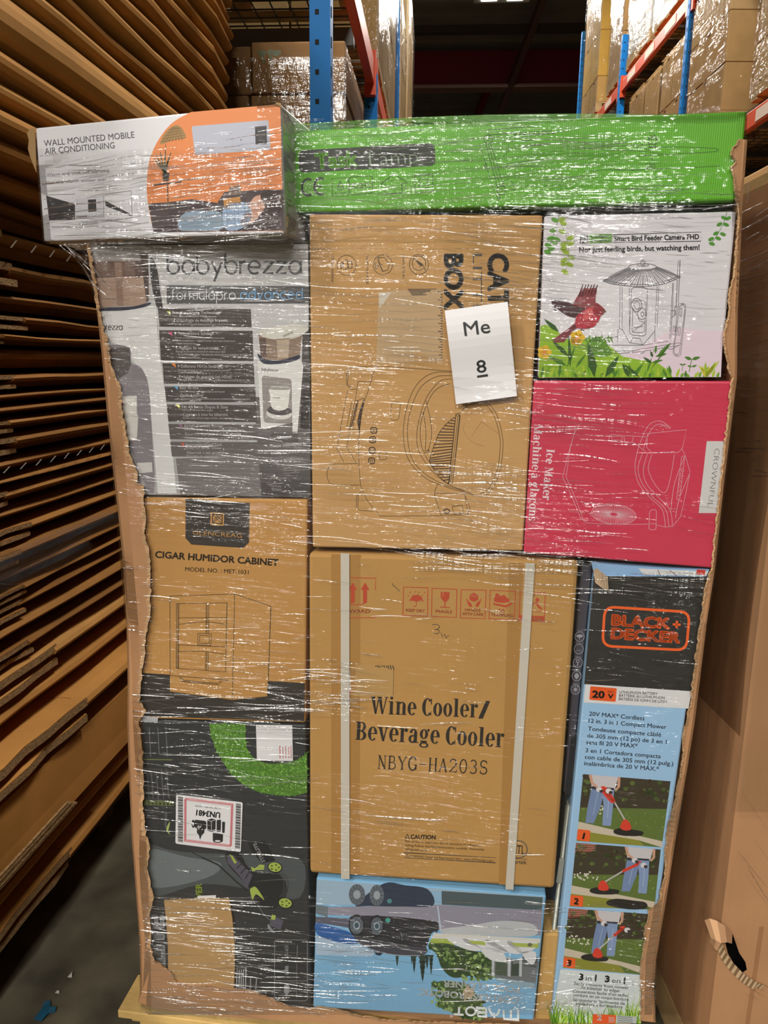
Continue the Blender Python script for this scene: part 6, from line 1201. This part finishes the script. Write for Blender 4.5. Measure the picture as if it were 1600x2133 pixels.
Li = [(184, 514), (190, 560), (198, 610), (207, 668), (219, 710), (228, 760), (240, 790), (246, 800), (247, 830), (254, 860), (262, 900), (270, 950), (284, 985), (285, 1005), (298, 1012), (300, 1060), (304, 1085), (298, 1110), (310, 1140), (311, 1190), (313, 1230), (311, 1290), (303, 1320), (300, 1360), (294, 1400), (290, 1460), (302, 1480), (288, 1505), (296, 1560), (298, 1620), (297, 1690), (303, 1740), (312, 1760), (306, 1800), (310, 1830), (318, 1870), (310, 1900), (312, 1960), (317, 1990)]
torn(Lo, Li+[(330, 2020), (348, 2042), (360, 2072), (300, 2090)], 'left_wall_strip', 1.02, fringe=6)
torn([(288, 2088), (330, 2102), (400, 2112), (500, 2121), (600, 2127), (655, 2130), (700, 2133), (900, 2140), (1120, 2142)], [(318, 2000), (350, 2022), (366, 2044), (395, 2056), (430, 2054), (470, 2062), (500, 2064), (530, 2066), (560, 2080), (600, 2098), (640, 2102), (668, 2098), (700, 2104), (740, 2116), (800, 2126), (880, 2131), (1000, 2134), (1118, 2138)], 'front_wall_strip', None, 0.0095, 4)
Ro = [(1557, 292), (1552, 360), (1546, 430), (1545, 470), (1541, 560), (1537, 650), (1535, 790), (1508, 1010), (1490, 1180), (1472, 1300), (1460, 1400), (1448, 1500), (1432, 1600), (1416, 1690), (1404, 1770), (1392, 1850), (1378, 1930), (1366, 2000), (1362, 2060), (1366, 2130)]
Ri = [(1540, 290), (1536, 302), (1525, 310), (1522, 322), (1532, 335), (1524, 350), (1532, 372), (1530, 395), (1537, 430), (1538, 470), (1530, 560), (1527, 580), (1520, 610), (1520, 640), (1514, 680), (1508, 700), (1512, 740), (1526, 786), (1502, 1000), (1484, 1180), (1469, 1230), (1447, 1385), (1438, 1470), (1430, 1500), (1421, 1540), (1424, 1560), (1412, 1640), (1402, 1690), (1390, 1730), (1387, 1780), (1385, 1825), (1372, 1880), (1352, 1898), (1345, 1930), (1342, 1965), (1335, 2010), (1336, 2060), (1334, 2126)]
torn(Ro, Ri, 'right_wall_strip', 0.70, 0.0065, 3)
b = MB()
for s_ in (0, 1): b.box(tp(-0.50 if not s_ else 0.0, 0.06, PT+0.001), TU*0.5, -TN*0.9, (0, 0, 0.005), CO)
b.build('bottom_panel', co)
# ---- inner cartons of the load, behind the front rows
for u0, u1, z0_, z1_, lab in ((-0.50, -0.17, .168, 1.74, 'left'), (-0.165, 0.35, .168, 1.79, 'middle'), (0.355, 0.53, .168, 1.79, 'right')):
    b = MB(); b.box(tp(u0+.01, 0.47, z0_), TU*(u1-u0-.02), -TN*0.5, (0, 0, z1_-z0_), CARD('8f6a40')); tag(b.build('inner_carton', bevel=0.006), 'brown carton hidden in the %s rear of the wrapped load' % lab, 'carton')
# ---- paper sign
b = MB(); q = bil([(926.5, 647), (1057.5, 628.5), (1077, 825), (950, 842)]); n = 12
gh = lambda v: 0.021+0.006*math.sin(v*5.2+.3)-0.004*v
for i in range(n):
    v0, v1 = i/n, (i+1)/n
    b.prism([TP.at(*q(0, v0), gh(v0)), TP.at(*q(1, v0), gh(v0)), TP.at(*q(1, v1), gh(v1)), TP.at(*q(0, v1), gh(v1))], TN*0.0003, mat('sign_paper', 'eceaec', 0.55))
sg = tag(b.build('paper_sign'), 'white paper sheet reading Me 8 stuck on the wrap, centre of the pallet', 'sign')
class Bent(Art):
    def P(s, x, y, z):
        v = max(0, min(1, (y-637-(x-992)*-0.14)/196)); return s.pl.at(x, y, gh(v)+0.0009+z*.0001)
a = Bent(TP, 0); a.text('Me', (968, 699.5), (1022, 692.5), 29, '3b3b3d', .005, 1); a.text('8', (994, 777), (1014.5, 774.5), 26, '3b3b3d', .012, 1); a.poly([(993.5, 782.5), (1016, 779), (1016.8, 784), (994.3, 787)], '3b3b3d', 1)
a.build('printed_lettering', sg)
# ================================================================= stretch film around the load
FC = film('film_crease', 0.24, 0.26, (30, 30, 30), 0.6, 0.004, mask=False)
FM = film('stretch_film_front', 0.05, 0.09, (7, 7, 150), 1.0, 0.008, tilt=-0.03, rotz=TYAW)
def lerp(T, y):
    if y <= T[0][0]: return T[0][1]
    for (a, b), (c, d) in zip(T[:-1], T[1:]):
        if y <= c: return b+(d-b)*(y-a)/(c-a)
    return T[-1][1]
FLt = [(246, 592), (505, 592), (506, 104), (530, 146), (555, 168), (590, 187), (640, 201), (700, 209), (1000, 235), (1300, 262), (1700, 278), (1960, 290), (2118, 292)]
FRt = [(225, 1558), (440, 1546), (800, 1536), (1190, 1492), (1600, 1433), (2000, 1368), (2118, 1366)]
def fh(x, y): return 0.0125+0.0025*math.sin(x*.013+y*.004)+0.002*math.sin(y*.021+x*.003)
b = MB(); ys = [246+9.75*k for k in range(27)]+[505.9, 506.1]+[514+10*k for k in range(161)]; NX = 46
rows = []
for y in ys:
    x0, x1 = lerp(FLt, y), lerp(FRt, y); row = []
    for k in range(NX+1):
        x = x0+(x1-x0)*k/NX
        yy = y
        if y < 247: yy = y+14-9*math.sin(math.pi*min(1, (x-592)/800))-(x-592)/966*27
        row.append(TP.at(x, yy, fh(x, y) if 0 < k < NX else 0.004))
    rows.append(row)
for r0, r1 in zip(rows[:-1], rows[1:]):
    for k in range(NX): b.face([r0[k], r0[k+1], r1[k+1], r1[k]], FM)
# the wrap carried round the sides and over the top
for k0, sg_ in ((0, 1), (NX, -1)):
    for r0, r1 in zip(rows[29:-1], rows[30:]):
        p, q = r0[k0], r1[k0]
        dd = .27 if sg_ > 0 else .165
        for s_ in range(4): b.face([p-TN*dd*s_, q-TN*dd*s_, q-TN*dd*(s_+1), p-TN*dd*(s_+1)], FM)
for r0, r1 in zip(rows[:20], rows[1:21]):
    p, q = r0[NX], r1[NX]
    b.face([p, q, q-TN*.45, p-TN*.45], FM)
top = rows[0]
for k in range(NX):
    p, q = top[k], top[k+1]; u = Vector((0, 0, .003)); w = Vector((0, 0, .003))
    b.face([p, q, q-TN*.05+u, p-TN*.05+u], FM); b.face([p-TN*.05+u, q-TN*.05+u, q-TN*.2+u*.3, p-TN*.2+u*.3], FM); b.face([p-TN*.2+u*.3, q-TN*.2+u*.3, q-TN*.44, p-TN*.44], FM)

def creases(b, pl, zones, seed, lo=lambda y: lerp(FLt, y)+4, hi=lambda y: lerp(FRt, y)-4, hb=0.0155):
    """ridges of bunched film: little tents, sloping up and down from a crest, tapering to nothing at both ends"""
    rs = random.Random(seed)
    for (x0, y0, x1, y1, n, l0, l1, sl) in zones:
        for _ in range(n):
            L = rs.uniform(l0, l1)*(1 if rs.random() < .8 else 1.6); th = rs.uniform(0.8, 2.4)*(1 if rs.random() < .85 else 1.7)
            cx = rs.uniform(x0, x1); cy = rs.uniform(y0, y1); an = math.radians(sl+rs.gauss(0, 4)); m = 7
            tilt = math.tan(math.radians(rs.uniform(9, 34))); cur = rs.uniform(-.03, .03)*L
            R0 = []
            for k in range(m+1):
                u = k/m; w = th*math.sin(math.pi*(.04+.92*u))**.7*rs.uniform(.75, 1.15); s = (u-.5)*L
                x = cx+s*math.cos(an); y = cy+s*math.sin(an)+cur*math.sin(math.pi*u)+rs.uniform(-.3, .3)
                x = min(max(x, lo(y)), hi(y))
                d = w*0.00088
                R0.append((pl.at(x, y-w*.65, hb), pl.at(x, y+w*.05, hb+d*tilt), pl.at(x, y+w*.35, hb)))
            for p, q in zip(R0[:-1], R0[1:]):
                b.face([p[0], q[0], q[1], p[1]], FC); b.face([p[1], q[1], q[2], p[2]], FC)
Z = [(125, 512, 215, 600, 26, 30, 80, 40), (165, 540, 215, 680, 22, 30, 80, 62), (190, 500, 640, 530, 60, 30, 120, 0), (190, 530, 640, 625, 50, 20, 110, 1), (330, 625, 640, 770, 26, 20, 120, 2), (190, 640, 330, 760, 18, 15, 50, 2), (330, 890, 640, 1040, 60, 20, 130, 3), (255, 860, 330, 1030, 20, 10, 30, 8),
     (605, 245, 800, 330, 12, 20, 80, -3), (780, 250, 1300, 310, 55, 40, 190, -3), (830, 300, 1200, 425, 75, 40, 220, -4), (1200, 300, 1500, 425, 40, 30, 160, -3), (605, 380, 900, 440, 16, 30, 120, -2), (1150, 425, 1530, 440, 24, 60, 200, -2),
     (650, 450, 930, 490, 30, 30, 90, 1), (650, 490, 930, 600, 12, 12, 50, 4), (645, 580, 900, 780, 60, 25, 160, 3), (940, 445, 1128, 640, 90, 30, 140, 6), (650, 780, 940, 930, 14, 40, 140, 3), (655, 940, 1090, 1150, 60, 30, 170, 4), (1060, 700, 1125, 940, 22, 20, 70, 8), (960, 960, 1090, 1150, 40, 30, 120, 10),
     (1125, 450, 1300, 560, 55, 20, 100, 6), (1125, 560, 1230, 790, 45, 20, 90, 6), (1300, 445, 1525, 700, 45, 12, 70, 3), (1110, 800, 1330, 930, 60, 30, 140, 3), (1090, 930, 1260, 1160, 34, 30, 130, 6), (1260, 930, 1480, 1170, 25, 20, 110, 4),
     (300, 1045, 640, 1110, 20, 20, 110, 4), (300, 1110, 640, 1290, 14, 15, 90, 4), (430, 1290, 640, 1450, 30, 20, 110, 2), (300, 1440, 640, 1512, 42, 30, 140, 2), (290, 1515, 640, 1660, 48, 30, 140, 3), (300, 1700, 640, 1900, 22, 20, 110, 4),
     (300, 1870, 500, 2080, 60, 20, 120, 3), (480, 1930, 650, 2095, 75, 20, 110, 4), (330, 2050, 660, 2115, 50, 30, 120, 6),
     (640, 1370, 765, 1490, 46, 20, 110, 2), (880, 1150, 1215, 1195, 60, 40, 150, 5), (1000, 1195, 1215, 1300, 22, 30, 120, 6), (660, 1170, 900, 1300, 14, 20, 80, 3), (660, 1500, 1180, 1800, 20, 20, 110, 5), (720, 1300, 1180, 1470, 12, 30, 120, 6),
     (652, 1950, 800, 2090, 70, 20, 100, 3), (800, 1880, 1110, 2090, 26, 20, 90, 4), (1090, 1880, 1200, 1945, 14, 30, 80, 3), (1030, 2040, 1180, 2110, 26, 20, 70, -16),
     (1235, 1190, 1470, 1240, 42, 30, 120, 4), (1240, 1230, 1460, 1420, 12, 20, 90, 5), (1165, 2040, 1370, 2100, 12, 30, 90, 3), (1190, 1880, 1340, 1900, 4, 20, 60, 3), (265, 1180, 312, 1330, 14, 8, 26, 2), (280, 1600, 330, 1800, 10, 8, 26, 20)]
creases(b, TP, Z, 31)
tag(b.build('stretch_film'), 'clear wrinkled stretch film wound around the boxes on the pallet', 'plastic wrap')
FA = film('stretch_film_corner', 0.05, 0.09, (8, 8, 120), 1.0, 0.008, tilt=0.12, rotz=AY)
b = MB(); n = 30; q = bil([(70, 262), (587, 212), (597, 496), (90, 507)])
gp = [[AP.at(*q(i/n, j/n), (.007+.003*math.sin(i*.7+j*.5)) if 0 < i < n and 0 < j < n else .003) for i in range(n+1)] for j in range(n+1)]
for j in range(n):
    for i in range(n):
        if j < 6+i*.12 and i < 27: continue
        b.face([gp[j][i], gp[j][i+1], gp[j+1][i+1], gp[j+1][i]], FA)
for j in range(n):   # pulled across to the green box
    A0, A1 = gp[j][n], gp[j+1][n]; B0, B1 = TP.at(612+6*math.sin(j), 262+j*7.6, .012), TP.at(612+6*math.sin(j+1), 262+(j+1)*7.6, .012)
    b.face([A0, B0, B1, A1], FA)
    b.face([gp[j][0], gp[j+1][0], gp[j+1][0]-AN*.28, gp[j][0]-AN*.28], FA)
for i in range(n):   # under the overhanging end down to the column below
    x0, x1 = 104+i*17, 104+(i+1)*17
    b.face([gp[n][i], gp[n][i+1], TP.at(x1, 508, .0125), TP.at(x0, 508, .0125)], FA)
creases(b, AP, [(95, 320, 320, 420, 45, 25, 110, -6), (95, 420, 590, 500, 85, 25, 130, -3), (300, 330, 585, 430, 60, 20, 110, -6), (400, 265, 585, 340, 30, 15, 80, -5), (160, 330, 580, 380, 25, 30, 120, -8), (385, 240, 400, 330, 3, 10, 20, 80)], 8, lo=lambda y: 78+(y-265)*.08, hi=lambda y: 586, hb=0.011)
tag(b.build('stretch_film'), 'clear film pulled tight over the tilted white-orange carton', 'plastic wrap')
b = MB()   # taut creases in the film around the bulk carton
creases(b, GL, [(1552, 430, 1600, 560, 26, 20, 70, -32), (1545, 540, 1600, 760, 34, 20, 70, -14), (1540, 740, 1600, 1000, 26, 20, 60, 4)], 5, lo=lambda y: 1540-(y-430)*.02, hi=lambda y: 1606, hb=0.020)
creases(b, GP, [(1560, 1640, 1600, 1880, 7, 40, 120, 58), (1540, 2050, 1600, 2110, 5, 20, 50, 35)], 6, lo=lambda y: 1545-(y-1640)*.08, hi=lambda y: 1606, hb=0.014)
tag(b.build('film_strands'), 'taut clear film strands across the huge bulk carton at the right', 'plastic wrap')
